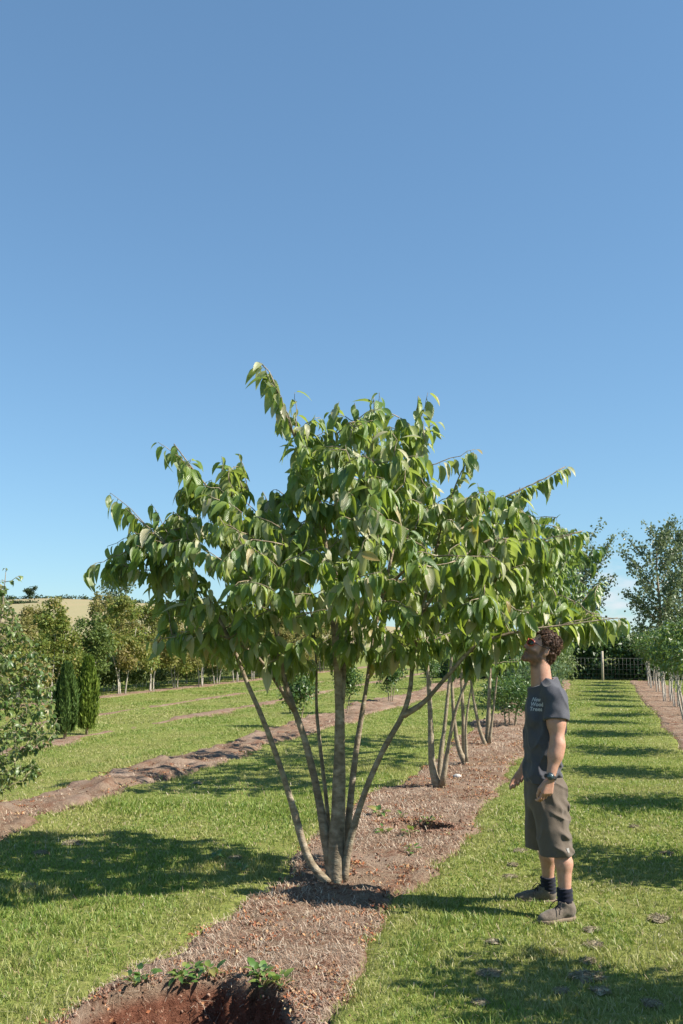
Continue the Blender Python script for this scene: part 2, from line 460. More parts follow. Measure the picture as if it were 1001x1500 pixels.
# ------------------------------------------------------------------ terrain
# (centre x, half width, y from, y to, edge raggedness)
STRIPS = [(-1.87, 0.66, 1.0, 46.0, 1.0), (1.88, 0.66, 1.0, 46.0, 0.6), (-5.85, 0.52, 1.0, 60.0, 1.3), (-9.2, 0.20, 6.0, 70.0, 0.9), (-11.5, 0.16, 10.0, 70.0, 0.9), (-15.0, 0.42, 12.0, 75.0, 0.8)]
PITS = [(-1.90, 4.52, 0.50, 0.60, 0.42), (-1.70, 9.60, 0.30, 0.27, 0.30)]      # x, y, rx, ry, depth
SPOIL = [(-2.42, 9.45, 0.35, 0.06), (-2.28, 4.75, 0.24, 0.07), (-6.2, 9.3, 0.4, 0.09), (-5.6, 11.2, 0.45, 0.08), (-5.9, 13.6, 0.4, 0.10), (-5.5, 16.0, 0.4, 0.08)]


def inside(x, y, k):
    cx, hw, y0, y1, rg = STRIPS[k]
    s = hw + rg * (0.20 * vnoise(y * 0.55, x * 0.3 + 9, 11 + k) + 0.09 * vnoise(y * 2.7, x * 2.7, 23 + k) + 0.04 * vnoise(y * 11, x * 11, 31 + k)) - np.abs(x - cx)
    return sstep(-0.05, 0.05, s) * sstep(y0, y0 + 0.3, y) * sstep(y1, y1 - 0.3, y)


def pit_depth(x, y):
    z = np.zeros_like(np.asarray(x, float))
    for i, (px, py, rx, ry, dp) in enumerate(PITS):
        r = np.sqrt(((x - px) / rx) ** 2 + ((y - py) / ry) ** 2) + 0.10 * vnoise(x * 3.5, y * 3.5, 40 + i) + 0.05 * vnoise(x * 11, y * 11, 44 + i) + 0.045 * vnoise(x * 27, y * 27, 47 + i)
        z = z - dp * (0.55 * sstep(1.06, 0.93, r) + 0.45 * sstep(0.95, 0.6, r))
    return z


def height(x, y):
    x = np.asarray(x, float); y = np.asarray(y, float)
    z = 0.018 * vnoise(x * 0.9, y * 0.9, 1) + 0.010 * vnoise(x * 3.1, y * 3.1, 2)
    z = z * sstep(120, 40, np.hypot(x, y))
    for sx, sy, r, h in SPOIL:
        q = np.hypot(x - sx, (y - sy) * 0.8) / r
        z = z + h * np.exp(-q * q * 1.6) * (0.8 + 0.5 * vnoise(x * 9, y * 9, 6))
    return z


def soil_all(x, y):
    s = np.zeros_like(np.asarray(x, float))
    for k in range(len(STRIPS)):
        s = np.maximum(s, inside(x, y, k))
    return s


def axis(fine0, fine1, step, lo, hi, g=1.22):
    a = list(np.arange(fine0, fine1 + 1e-6, step)); s = step
    while a[-1] < hi: s *= g; a.append(a[-1] + s)
    b = []; s = step; c = fine0
    while c > lo: s *= g; c -= s; b.append(c)
    return np.array(b[::-1] + a)


gx = axis(-7.0, 3.2, 0.07, -900, 900); gy = axis(3.0, 20.0, 0.08, -60, 1400)
X, Y = np.meshgrid(gx, gy)
Z = height(X, Y) - 0.055 * soil_all(X, Y)
for (px, py, rx, ry, dp) in PITS:
    Z = Z - 0.8 * sstep(1.32, 1.12, np.sqrt(((X - px) / rx) ** 2 + ((Y - py) / ry) ** 2)) * (soil_all(X, Y) > 0.6)
ny, nx = X.shape
i = (np.arange(ny - 1)[:, None] * nx + np.arange(nx - 1)[None]).ravel()
ground = obj('ground', mesh_np('ground', np.stack([X, Y, Z], -1), None, np.stack([i, i + 1, i + nx + 1, i + nx], -1), smooth=True), M['ground'])
tag(ground, 'wide mown grass ground between the planting rows', 'ground', kind='structure')

strip_label = ['reddish bare soil strip under the multi-stem cherry trees and dug holes', 'bare soil strip under the row of pale-stemmed maples', 'rough lumpy soil strip with the small glossy bushes', 'narrow soil strip with the two columnar yews', 'narrow empty soil strip between two grass bands', 'soil strip under the tall hornbeam trees']
for k, (cx, hw, y0, y1, rg) in enumerate(STRIPS):
    if k == 0:
        sx_ = np.arange(cx - hw - 0.42, cx + hw + 0.42, 0.02); sy_ = np.r_[np.arange(y0 + 2, 5.6, 0.018), np.arange(5.6, 12.0, 0.03), np.arange(12.0, y1, 0.08)]
    else:
        st = 0.06 if k in (1, 2) else 0.12
        sx_ = np.arange(cx - hw - 0.45, cx + hw + 0.45, st); sy_ = np.arange(y0, y1, st * (1.0 if k in (1, 2) else 2.0))
    X, Y = np.meshgrid(sx_, sy_)
    s = inside(X, Y, k)
    rough = 0.012 * vnoise(X * 8, Y * 8, 3) + 0.010 * vnoise(X * 21, Y * 21, 4) + (0.04 * vnoise(X * 3.5, Y * 3.5, 5) + 0.03 * vnoise(X * 7, Y * 7, 15) if k == 2 else 0)
    Z = height(X, Y) + 0.012 * s - 0.05 * (1 - s) + rough * s + (pit_depth(X, Y) if k == 0 else 0)
    if k == 0:
        pd = -pit_depth(X, Y)
        Z = Z + (0.035 * vnoise(X * 9, Y * 9, 8) + 0.028 * vnoise(X * 19, Y * 19, 9) + 0.016 * vnoise(X * 38, Y * 38, 10)) * sstep(0.01, 0.08, pd)
    ny, nx = X.shape
    i = (np.arange(ny - 1)[:, None] * nx + np.arange(nx - 1)[None]).ravel()
    tag(obj('soil_strip', mesh_np('soil_strip', np.stack([X, Y, Z], -1), None, np.stack([i, i + 1, i + nx + 1, i + nx], -1), smooth=True), M['soil']), strip_label[k], 'soil', kind='structure')

# far hill with a stubble field
ridge = [(-900, 838), (-300, 858), (0, 879), (60, 876), (150, 879), (240, 886), (330, 896), (450, 908), (600, 920), (800, 930), (1100, 930), (1500, 920)]
rx_ = np.linspace(-900, 1500, 90); ry_ = np.interp(rx_, [p[0] for p in ridge], [p[1] for p in ridge])
rows = []
for D, k in ((230, 0.0), (270, 0.16), (320, 0.45), (370, 0.78), (420, 1.0), (470, 1.02), (700, 0.4)):
    row = []
    for x, y in zip(rx_, ry_):
        p = at(x, y, 420); q = at(x, 938, D)
        row.append((q[0], q[1], -1.0 + (p[2] + 1.0) * k))
    rows.append(row)
V = np.array(rows); ny, nx = V.shape[:2]
i = (np.arange(ny - 1)[:, None] * nx + np.arange(nx - 1)[None]).ravel()
m, nt, out = new_mat('stubble_field'); N = NT(nt)
geo = N.n('ShaderNodeNewGeometry')
f1 = N.noise(0.03, 4, geo.outputs['Position']); f2 = N.noise(0.4, 4, geo.outputs['Position'])
c = N.mix(f2, N.mix(N.mapr(f1, 0.4, 0.6), (0.30, 0.25, 0.14), (0.24, 0.24, 0.12)), (0.34, 0.28, 0.17))
N.l(N.principled(c, 0.95, 0.05).outputs[0], out.inputs[0])
tag(obj('hill', mesh_np('hill', V, None, np.stack([i, i + 1, i + nx + 1, i + nx], -1), smooth=True), m), 'distant low hill of pale stubble field', 'hill', kind='structure')


# ------------------------------------------------------------------ leaf templates
def leaf_template(stations, fold=0.35, droop=0.25, petiole=0.12):
    V = []; uv = []; T = []
    pet = 0.014
    V += [(-pet, 0, 0), (pet, 0, 0), (pet, petiole, 0.0), (-pet, petiole, 0.0)]; uv += [(0, 0)] * 4
    T += [(0, 1, 2), (0, 2, 3)]
    b = 4
    def z(y): return -droop * y * y
    V.append((0, petiole, z(0) - 0.002)); uv.append((0, 0))
    for v, w in stations:
        y = petiole + v * (1 - petiole)
        V += [(-w, y, z(v) + fold * w), (0, y, z(v)), (w, y, z(v) + fold * w)]
        uv += [(-1, v), (0, v), (1, v)]
    V.append((0, 1.0, z(1))); uv.append((0, 1))
    n = len(stations); tip = b + 1 + 3 * n
    T += [(b, b + 2, b + 1), (b, b + 3, b + 2)]
    for k in range(n - 1):
        o = b + 1 + 3 * k; p = o + 3
        T += [(o, o + 1, p + 1), (o, p + 1, p), (o + 1, o + 2, p + 2), (o + 1, p + 2, p + 1)]
    o = b + 1 + 3 * (n - 1)
    T += [(o, o + 1, tip), (o + 1, o + 2, tip)]
    return np.array(V, float), np.array(T), np.array(uv, float)


CHERRY = [leaf_template([(0.08, 0.10), (0.25, 0.175), (0.50, 0.192), (0.74, 0.135), (0.9, 0.055)], f, d) for f, d in ((0.35, 0.25), (0.55, 0.45), (0.25, 0.6), (0.7, 0.3), (0.45, 0.75))]
CHERRY_LOW = [leaf_template([(0.2, 0.16), (0.52, 0.185), (0.8, 0.10)], f, d) for f, d in ((0.4, 0.2), (0.6, 0.45))]
ROUND = [leaf_template([(0.10, 0.20), (0.35, 0.30), (0.65, 0.20)], f, d) for f, d in ((0.3, 0.15), (0.5, 0.3), (0.2, 0.4))]
KITE = (np.array([(0, 0, 0), (0.28, 0.42, 0.06), (0, 1, -0.08), (-0.28, 0.42, 0.06)], float), np.array([(0, 1, 2), (0, 2, 3)]))


def frames(d, up):
    y = nrm(d); z = up - (up * y).sum(-1, keepdims=True) * y; z = nrm(z)
    x = np.cross(y, z)
    return np.stack([x, y, z], -1)


def in_poly(px, py, poly):
    c = np.zeros(len(px), bool); n = len(poly)
    for a in range(n):
        x0, y0 = poly[a]; x1, y1 = poly[(a + 1) % n]
        hit = ((y0 > py) != (y1 > py)) & (px < (x1 - x0) * (py - y0) / (y1 - y0 + 1e-9) + x0)
        c ^= hit
    return c


def poly_dist(px, py, poly):
    best = np.full(len(px), 1e9); n = len(poly)
    for a in range(n):
        p0 = np.array(poly[a], float); p1 = np.array(poly[(a + 1) % n], float); e = p1 - p0
        t = np.clip(((px - p0[0]) * e[0] + (py - p0[1]) * e[1]) / (e @ e), 0, 1)
        best = np.minimum(best, np.hypot(px - p0[0] - t * e[0], py - p0[1] - t * e[1]))
    return best


class Skeleton:
    """Stems first, then twigs that grow from the nearest wood towards target points."""
    def __init__(self, rng):
        self.P = []; self.S = []; self.mb = {}; self.rng = rng; self.leafrun = []

    def mbs(self, s): return self.mb.setdefault(s, MB())

    def stem(self, pts, r0, r1, sid, n=22, k=12, rough=0.14, flare=0.0, lo=0.25, leafy=0.0):
        C = spline(pts, n); t = np.linspace(0, 1, n)
        R = r0 + (min(r1, 0.003) - r0) * t ** 0.62 + flare * np.exp(-t * 18)
        R = R * (1 + 0.10 * vnoise(t * 9 + sid * 3.7, t * 0 + sid, 5) + 0.05 * vnoise(t * 31, t * 0 + sid, 6))
        self.mbs(sid).tube(C, R, k, rough)
        for c, u in zip(C, t):
            if u > lo: self.P.append(c); self.S.append(sid)
        if leafy: self.leafrun.append((C, leafy, 1.7))
        return C

    def twig(self, T, leaf_frac=0.97, maxrun=0.62, lift=0.10, r=None, sid=None, start=None, sparse=1.0):
        P = np.array(self.P)
        if start is None:
            d = np.linalg.norm(P - T, axis=1) + 0.9 * np.maximum(0, P[:, 2] - T[2] + 0.05)
            j = int(np.argmin(d)); A = P[j]; sid = self.S[j]
        else: A = np.asarray(start)
        L = np.linalg.norm(T - A)
        ctrl = A + (T - A) * 0.5 + np.array([0, 0, lift * L]) + self.rng.normal(0, 0.05 * L, 3)
        n = max(4, int(L / 0.07) + 2); t = np.linspace(0, 1, n)[:, None]
        C = A * (1 - t) ** 2 + 2 * ctrl * t * (1 - t) + T * t * t
        C[1:-1] += self.rng.normal(0, 0.006, (n - 2, 3))
        r = r or (0.0035 + 0.006 * min(L, 1.2))
        self.mbs(sid).tube(C, np.linspace(r, 0.0018, n), 5)
        for c in C[2:]: self.P.append(c); self.S.append(sid)
        run = min(maxrun, L * leaf_frac)
        self.leafrun.append((C, run, sparse))
        return C

    def leaves(self, spacing, size, hang=0.85, jitter=0.3, upbias=0.5):
        Ls, Ds, Ns, Ss, Rs = [], [], [], [], []
        for C, run, sparse in self.leafrun:
            tw = self.rng.random(); tws = self.rng.uniform(0.82, 1.12)
            d = np.r_[0, np.cumsum(np.linalg.norm(np.diff(C, axis=0), axis=1))]
            s = d[-1]; side = 1
            while s > d[-1] - run:
                p = np.array([np.interp(s, d, C[:, a]) for a in range(3)])
                k = min(np.searchsorted(d, s), len(C) - 1); k = max(k, 1)
                t = nrm(C[k] - C[k - 1]); b = np.cross(t, UPZ); b = nrm(b) * side; side = -side
                tipf = max(0, 1 - (d[-1] - s) / 0.12)
                dirv = nrm(t * self.rng.uniform(0.25, 0.7) + b * self.rng.uniform(0.15, 0.75) + np.array([0, 0, -1]) * hang * self.rng.uniform(0.45, 1.45) + self.rng.normal(0, 0.14, 3) + UPZ * 0.25 * tipf)
                out = nrm(b * 0.7 + t * 0.7 + self.rng.normal(0, jitter, 3))
                nv = out * 0.8 + UPZ * upbias + self.rng.normal(0, jitter, 3)
                Ls.append(p); Ds.append(dirv); Ns.append(nv)
                Rs.append(min(0.999, 0.55 * tw + 0.45 * self.rng.random() + (0.12 if self.rng.random() < 0.06 else 0)))
                Ss.append(size * tws * self.rng.choice([self.rng.uniform(0.45, 0.8), self.rng.uniform(0.75, 1.22)], p=[0.22, 0.78]) * (0.8 + 0.2 * min(1, (d[-1] - s) / 0.06)))
                s -= spacing * sparse * self.rng.uniform(0.55, 1.45)
        return np.array(Ls), np.array(Ds), np.array(Ns), np.array(Ss), np.array(Rs)


def build_leafy(root, sk, leafset, templates, mat, barkmat, stem_name='stem', n_obj=0, foliage='foliage', stem_labels=None):
    L, D, Nn, S, rnd = leafset
    org = np.array(root.location)
    Mx = frames(D, Nn)
    pick = np.zeros(len(L), bool)
    if n_obj:
        px, py, z = proj(L + D * S[:, None] * 0.5)
        fac = np.abs((Mx[:, :, 2] * nrm(L - np.array([0, 0, CAM_H]))).sum(-1)) * 0.7 + 0.3
        vis = (px > -4) & (px < 1005) & (py > 0) & (py < 1500)
        cell = {}
        for a in np.argsort(z):
            if not vis[a]: continue
            key = (int(px[a] // 16), int(py[a] // 20))
            if key not in cell: cell[key] = a
        cand = np.array(list(cell.values())); score = S[cand] / z[cand] * fac[cand]
        pick[cand[np.argsort(-score)[:n_obj]]] = True
    which = RNG.integers(0, len(templates), len(L))
    Vs, Ts, As, Us = [], [], [], []; n = 0
    for k, (TV, TT, TU) in enumerate(templates):
        sel = (which == k) & ~pick
        if not sel.any(): continue
        V, T = instance_template(TV, TT, Mx[sel], L[sel] - org, S[sel])
        Vs.append(V); Ts.append(T + n); n += len(V)
        As.append(np.repeat(rnd[sel], len(TV))); Us.append(np.tile(TU, (sel.sum(), 1)))
    fo = obj(foliage, mesh_np(foliage, np.concatenate(Vs), np.concatenate(Ts), None, {'rnd': np.concatenate(As)}, np.concatenate(Us), True), mat, root)
    fo['kind'] = 'stuff'
    if n_obj:
        tm = []
        for TV, TT, TU in templates:
            me = mesh_np('leaf', TV, TT, None, {'rnd': np.zeros(len(TV))}, TU, True); me.materials.append(mat); tm.append(me)
        for a in np.where(pick)[0]:
            o = bpy.data.objects.new('leaf', tm[which[a]]); COL.objects.link(o); o.parent = root
            mt = Matrix(Mx[a].tolist()).to_4x4() @ Matrix.Scale(S[a], 4)
            mt.translation = Vector(L[a] - org)
            o.matrix_local = mt
    for sid, mb in sk.mb.items():
        mb.v = [v - org for v in mb.v]
        obj(stem_name, mb.mesh(stem_name, smooth=True), barkmat, root)


# ------------------------------------------------------------------ the big multi-stem cherry
D0 = 7.53
base = gnd(492, 1293)
hero = empty('cherry_tree', (base[0], base[1], 0))
tag(hero, 'large multi-stem cherry tree with long drooping leaves that the man looks up at', 'tree', 'multi-stem cherry trees in the soil strip')


def hp(x, y, b=0.0): return at(x, y, D0 + b)


rng = np.random.default_rng(21)
sk = Skeleton(rng)
G0 = lambda x, y, b=0: hp(x, y, b)
sk.stem([hp(481, 1293, -.05), hp(462, 1274, -.07), hp(447, 1245, -.08), hp(433, 1195, -.10), hp(413, 1130, -.14), hp(388, 1060, -.18), hp(362, 1000, -.22), hp(338, 940, -.25), hp(300, 870, -.28), hp(245, 800, -.3), hp(185, 745, -.3)], 0.036, 0.006, 1, 34, lo=0.5, leafy=0.55)
sk.stem([hp(488, 1293, .02), hp(477, 1225, .03), hp(463, 1150, .04), hp(447, 1085, .04), hp(430, 1035, .02), hp(414, 985, .0), hp(404, 915, -.05), hp(385, 840, -.1), hp(345, 765, -.12), hp(285, 690, -.12), hp(255, 650, -.12)], 0.045, 0.006, 2, 34, lo=0.42, leafy=0.55)
sk.stem([hp(431, 1040, .02), hp(405, 1000, -.1), hp(375, 960, -.25), hp(320, 930, -.4), hp(265, 925, -.5)], 0.022, 0.006, 2, 14, lo=0.3, leafy=0.55)
sk.stem([hp(484, 1285, .10), hp(480, 1190, .16), hp(470, 1100, .22), hp(464, 1040, .28), hp(463, 960, .36), hp(452, 880, .5), hp(420, 790, .7), hp(385, 720, .85)], 0.023, 0.005, 3, 28, lo=0.45, leafy=0.55)
sk.stem([hp(493, 1299, 0), hp(493, 1270, 0), hp(495, 1200, 0), hp(498, 1110, 0), hp(497, 1020, 0), hp(492, 940, -.02), hp(486, 860, -.03), hp(472, 770, -.05), hp(450, 690, -.1), hp(420, 610, -.12), hp(395, 545, -.12), hp(383, 532, -.12)], 0.068, 0.004, 4, 44, 12, flare=0.014, lo=0.36, leafy=0.55)
sk.stem([hp(498, 1030, .02), hp(505, 960, .08), hp(518, 880, .12), hp(535, 790, .15), hp(545, 700, .15), hp(548, 620, .12), hp(548, 582, .12)], 0.034, 0.004, 4, 24, lo=0.2, leafy=0.55)
sk.stem([hp(503, 1292, .08), hp(511, 1200, .10), hp(522, 1100, .12), hp(537, 1005, .14), hp(548, 930, .2), hp(566, 850, .26), hp(588, 750, .3), hp(605, 660, .3), hp(613, 580, .3)], 0.035, 0.004, 5, 34, lo=0.42, leafy=0.55)
sk.stem([hp(503, 1294, -.02), hp(512, 1235, -.05), hp(535, 1160, -.10), hp(562, 1098, -.15), hp(590, 1048, -.18), hp(601, 1010, -.18), hp(606, 960, -.18), hp(622, 880, -.16), hp(645, 780, -.12), hp(672, 700, -.1), hp(694, 662, -.1)], 0.036, 0.004, 6, 36, lo=0.48, leafy=0.55)
sk.stem([hp(591, 1048, -.18), hp(622, 1028, -.22), hp(660, 985, -.28), hp(700, 945, -.34), hp(760, 925, -.38), hp(830, 915, -.38), hp(905, 905, -.36)], 0.024, 0.004, 6, 26, lo=0.3, leafy=1.25)
sk.stem([hp(620, 895, -.16), hp(665, 830, .05), hp(720, 790, .15), hp(790, 795, .2), hp(852, 778, .2)], 0.016, 0.003, 6, 20, lo=0.15, leafy=0.55)
sk.stem([hp(640, 800, -.13), hp(690, 765, .1), hp(740, 728, .2), hp(790, 705, .25), hp(828, 684, .25)], 0.014, 0.003, 6, 20, lo=0.15, leafy=0.55)
sk.stem([hp(486, 870, -.03), hp(455, 830, -.45), hp(420, 800, -.8), hp(370, 790, -1.05)], 0.018, 0.004, 4, 14, lo=0.2, leafy=0.55)
sk.stem([hp(560, 870, .25), hp(600, 830, -.3), hp(640, 815, -.7), hp(690, 815, -.95)], 0.018, 0.004, 5, 14, lo=0.2, leafy=0.55)
sk.stem([hp(505, 960, .08), hp(540, 900, .6), hp(590, 850, 1.0), hp(640, 800, 1.25)], 0.018, 0.004, 4, 14, lo=0.2, leafy=0.55)
sk.stem([hp(470, 780, -.05), hp(500, 730, -.4), hp(530, 700, -.65)], 0.014, 0.004, 4, 10, lo=0.2, leafy=0.55)
CROWN = [(150, 800), (178, 765), (238, 760), (258, 735), (245, 665), (275, 660), (305, 690), (345, 668), (385, 700), (420, 715), (428, 665), (402, 655), (405, 612), (420, 590), (450, 615), (495, 592), (550, 585), (605, 598), (635, 620), (628, 680), (652, 715), (700, 712), (752, 705), (790, 715), (770, 755), (800, 770), (845, 785), (825, 815), (800, 835), (830, 870), (900, 895), (890, 912), (800, 925), (755, 945), (700, 965), (640, 955), (560, 965), (500, 955), (450, 972), (350, 970), (300, 945), (230, 935), (250, 900), (215, 860), (140, 830)]
pts = []
while len(pts) < 660:
    px = rng.uniform(125, 905, 600); py = rng.uniform(580, 975, 600)
    ok = in_poly(px, py, CROWN); px, py = px[ok], py[ok]
    dd = poly_dist(px, py, CROWN)
    for x, y, d in zip(px, py, dd):
        if d < 5: continue
        if y > 835 and 320 < x < 660 and rng.random() < 0.32: continue
        if y > 790 and rng.random() < 0.2: continue
        hmax = 1.35 * min(1.0, (d / 130.0) ** 0.6)
        b = rng.uniform(-1, 1); b = math.copysign(abs(b) ** 0.55, b) * hmax       # more towards the outside
        if 600 < y and x > 640 and b < -0.9: continue
        q = hp(x, y, b)
        if all((q - p) @ (q - p) > 0.011 for p in pts): pts.append(q)
        if len(pts) >= 660: break
stems_p = np.array(sk.P)
pts.sort(key=lambda q: np.min(np.linalg.norm(stems_p - q, axis=1)))
for q in pts: sk.twig(q)
# the single shoots that stand out of the outline
for a, b_, T, bt in [((270, 800), -.3, (162, 722), -.3), ((210, 800), -.3, (128, 835), -.35), ((290, 830), -.3, (222, 738), -.25), ((300, 790), -.1, (158, 800), -.2), ((300, 700), -.12, (232, 648), -.15), ((340, 740), -.1, (325, 668), .1), ((370, 720), .2, (350, 664), .3), ((440, 660), -.1, (380, 530), -.12),
                     ((430, 640), -.1, (432, 575), .05), ((500, 660), .1, (497, 588), .0), ((548, 650), .12, (556, 575), .1), ((590, 680), .3, (627, 575), .3), ((640, 690), -.1, (696, 658), -.1), ((720, 760), .1, (700, 708), .1), ((740, 730), .2, (829, 683), .25), ((780, 795), .2, (856, 777), .2), ((640, 650), .2, (640, 618), .3), ((820, 915), -.38, (916, 905), -.36), ((320, 930), -.4, (222, 938), -.5), ((520, 650), .1, (520, 590), .2)]:
    A = hp(a[0], a[1], b_)
    j = int(np.argmin(np.linalg.norm(np.array(sk.P) - A, axis=1)))
    sk.twig(hp(T[0], T[1], bt), 0.8, 0.55, 0.05, 0.005, sk.S[j], sk.P[j], 2.3)
leafset = sk.leaves(0.0155, 0.155, 1.1, 0.30, 0.75)
build_leafy(hero, sk, leafset, CHERRY, M['cherry'], M['bark'], 'stem', 300)
print('hero leaves', len(leafset[0]))


# ------------------------------------------------------------------ the next cherries of the row
def row_cherry(px, py, stems, seed, label, top=3.7, rad=1.65, spill=(0, 0), n=230):
    b0 = gnd(px, py); D = b0 @ FW0
    rt = empty('cherry_tree', (b0[0], b0[1], 0))
    tag(rt, label, 'tree', 'multi-stem cherry trees in the soil strip')
    rg = np.random.default_rng(seed); s = Skeleton(rg)
    for k, (pp, r) in enumerate(stems):
        P = [at(x, y, D + b) for x, y, b in pp]
        d = nrm(P[-1] - P[-2]); e = P[-1]
        ho = (e - b0) * np.array([1, 1, 0]) + rg.normal(0, 0.15, 3) * np.array([1, 1, 0])
        P += [e + d * 0.45 + 0.10 * ho, e + d * 0.95 + 0.45 * ho, e + d * 1.4 + 0.9 * ho]
        s.stem(P, r, 0.005, k, 26, 9, flare=0.2 * r, lo=0.35)
    c = b0 + np.array([0, 0, 2.45]) + RT * spill[0] + FW0 * spill[1]
    T = []
    while len(T) < n:
        q = rg.normal(0, 1, 3); q = q / np.linalg.norm(q) * rg.random() ** 0.45
        q = q * np.array([rad, rad, 1.1]); q[2] += 0.12 * abs(q[0])
        T.append(c + q * (0.85 + 0.3 * rg.random()))
    sp_ = np.array(s.P); T.sort(key=lambda q: np.min(np.linalg.norm(sp_ - q, axis=1)))
    for q in T: s.twig(q)
    build_leafy(rt, s, s.leaves(0.022, 0.15, 1.0, 0.3), CHERRY_LOW, M['cherry_far'], M['bark2'])


row_cherry(640, 1155, [([(644, 1158, 0), (634, 1125, 0), (631, 1060, 0), (628, 1000, 0)], 0.062), ([(644, 1155, .1), (645, 1115, .12), (652, 1060, .16), (658, 1000, .2)], 0.04), ([(648, 1150, -.05), (656, 1100, -.1), (668, 1040, -.16), (690, 985, -.2)], 0.034)], 31, 'three-stemmed cherry tree standing just beyond the small dug hole', spill=(0.35, 0))
row_cherry(680, 1120, [([(684, 1122, 0), (672, 1095, 0), (665, 1050, .0), (662, 995, 0)], 0.05), ([(681, 1120, .1), (680, 1080, .1), (676, 990, .15)], 0.045), ([(684, 1116, -.1), (683, 1060, -.1), (692, 1000, -.15)], 0.024)], 32, 'cherry tree with stems leaning apart, between the three-stemmed cherry and the thin-stemmed one', spill=(0.4, 0), n=200)
row_cherry(712, 1091, [([(712, 1093, 0), (702, 1065, 0), (692, 1012, 0), (690, 995, 0)], 0.045), ([(714, 1093, .1), (716, 1040, .1), (718, 985, .1)], 0.055), ([(717, 1088, 0), (723, 1040, -.05), (729, 985, -.1)], 0.03)], 33, 'thin-stemmed cherry tree beside the clipped dark green shrub', spill=(0.4, 0), n=200)


# ------------------------------------------------------------------ generic foliage masses
def blob_leaves(rg, n, lobes, size, tmpl=KITE, shell=0.35, up=0.5, elong=None):
    w = np.array([l[3] * l[4] * l[5] for l in lobes]) ** 0.67; w = w / w.sum()
    k = rg.choice(len(lobes), n, p=w); Lb = np.array(lobes)[k]
    q = nrm(rg.normal(0, 1, (n, 3))); r = rg.random(n)[:, None] ** shell
    q = q * r
    P = Lb[:, :3] + q * Lb[:, 3:6] * (1 + 0.16 * rg.normal(0, 1, (n, 1)))
    out = nrm(q * np.array([1, 1, 0.7]) + rg.normal(0, 0.5, (n, 3)))
    d = nrm(rg.normal(0, 1, (n, 3)) + np.array([0, 0, -0.45]) + 0.5 * out) if elong is None else nrm(rg.normal(0, 0.35, (n, 3)) + np.array(elong) + 0.35 * out)
    Mx = frames(d, out + UPZ * up + rg.normal(0, 0.35, (n, 3)))
    V, T = instance_template(tmpl[0], tmpl[1], Mx, P, size * rg.uniform(0.65, 1.3, n))
    return V, T, np.repeat(rg.random(n), len(tmpl[0]))


def plant(name, lobes, n, size, mat, trunks=None, bark=None, seed=1, label=None, cat=None, group=None, loc=(0, 0, 0), crown='crown', trunk='trunk', **kw):
    rg = np.random.default_rng(seed)
    rt = empty(name, loc); tag(rt, label, cat, group)
    V, T, A = blob_leaves(rg, n, lobes, size, **kw)
    V[:, 2] = np.maximum(V[:, 2], 0.02)
    c = obj(crown, mesh_np(crown, V, T, None, {'rnd': A}), mat, rt); c['kind'] = 'stuff'
    for P, r0, r1 in trunks or []:
        mb = MB(); mb.tube(spline(P, 12), np.linspace(r0, r1, 12), 7, 0.08)
        obj(trunk, mb.mesh(trunk, True), bark, rt)
    return rt


def place(o, p, rz=0.0, s=1.0, sz=None):
    o.location = (p[0], p[1], 0.0); o.rotation_euler = (0, 0, rz); o.scale = (s, s, sz or s)


def lobeset(rg, n, c, R, r, flat=0.8):
    out = []
    for _ in range(n):
        q = nrm(rg.normal(0, 1, 3)) * rg.random() ** 0.4 * np.array(R)
        rr = r * rg.uniform(0.6, 1.25)
        out.append((c[0] + q[0], c[1] + q[1], c[2] + q[2], rr, rr, rr * flat))
    return out


rg = np.random.default_rng(5)
# --- right-hand row: young maples on pale stems
mg = 'young maples in the row beside the lane'
ml = 'young bushy maple on thin pale stems in the row beside the grass lane'
mv = []
for v in range(3):
    r2 = np.random.default_rng(50 + v)
    lobes = lobeset(r2, 16, (0, 0, 1.42), (0.5, 0.75, 0.38), 0.32)
    tr = []
    for k in range(4):
        a = 2 * math.pi * (k + r2.random() * 0.6) / 4; bx, by = 0.10 * math.cos(a), 0.16 * math.sin(a)
        tr.append(([(bx, by, -0.05), (bx * 1.3 + r2.normal(0, .03), by * 1.5, 0.5), (bx * 2 + r2.normal(0, .05), by * 2.4, 1.0), (bx * 3, by * 3.5, 1.6)], 0.021, 0.006))
    mv.append(plant('maple_tree', lobes, 2300, 0.085, M['maple'], tr, M['pale_bark'], 60 + v, ml, 'tree', mg))
ys = [5.4, 8.5, 11.55, 14.3, 17.2, 19.9, 22.6, 25.2, 27.8, 30.4, 33, 35.6, 38.2, 40.8, 43.2]
for k, y in enumerate(ys):
    o = mv[k] if k < 3 else copy_tree(mv[k % 3])
    s = rg.uniform(0.84, 1.18)
    place(o, (1.92 + rg.normal(0, 0.08), y + rg.normal(0, 0.18) * (k > 1)), rg.uniform(-0.3, 0.3) + (math.pi if rg.random() < .5 else 0), s, s * rg.uniform(0.93, 1.05))

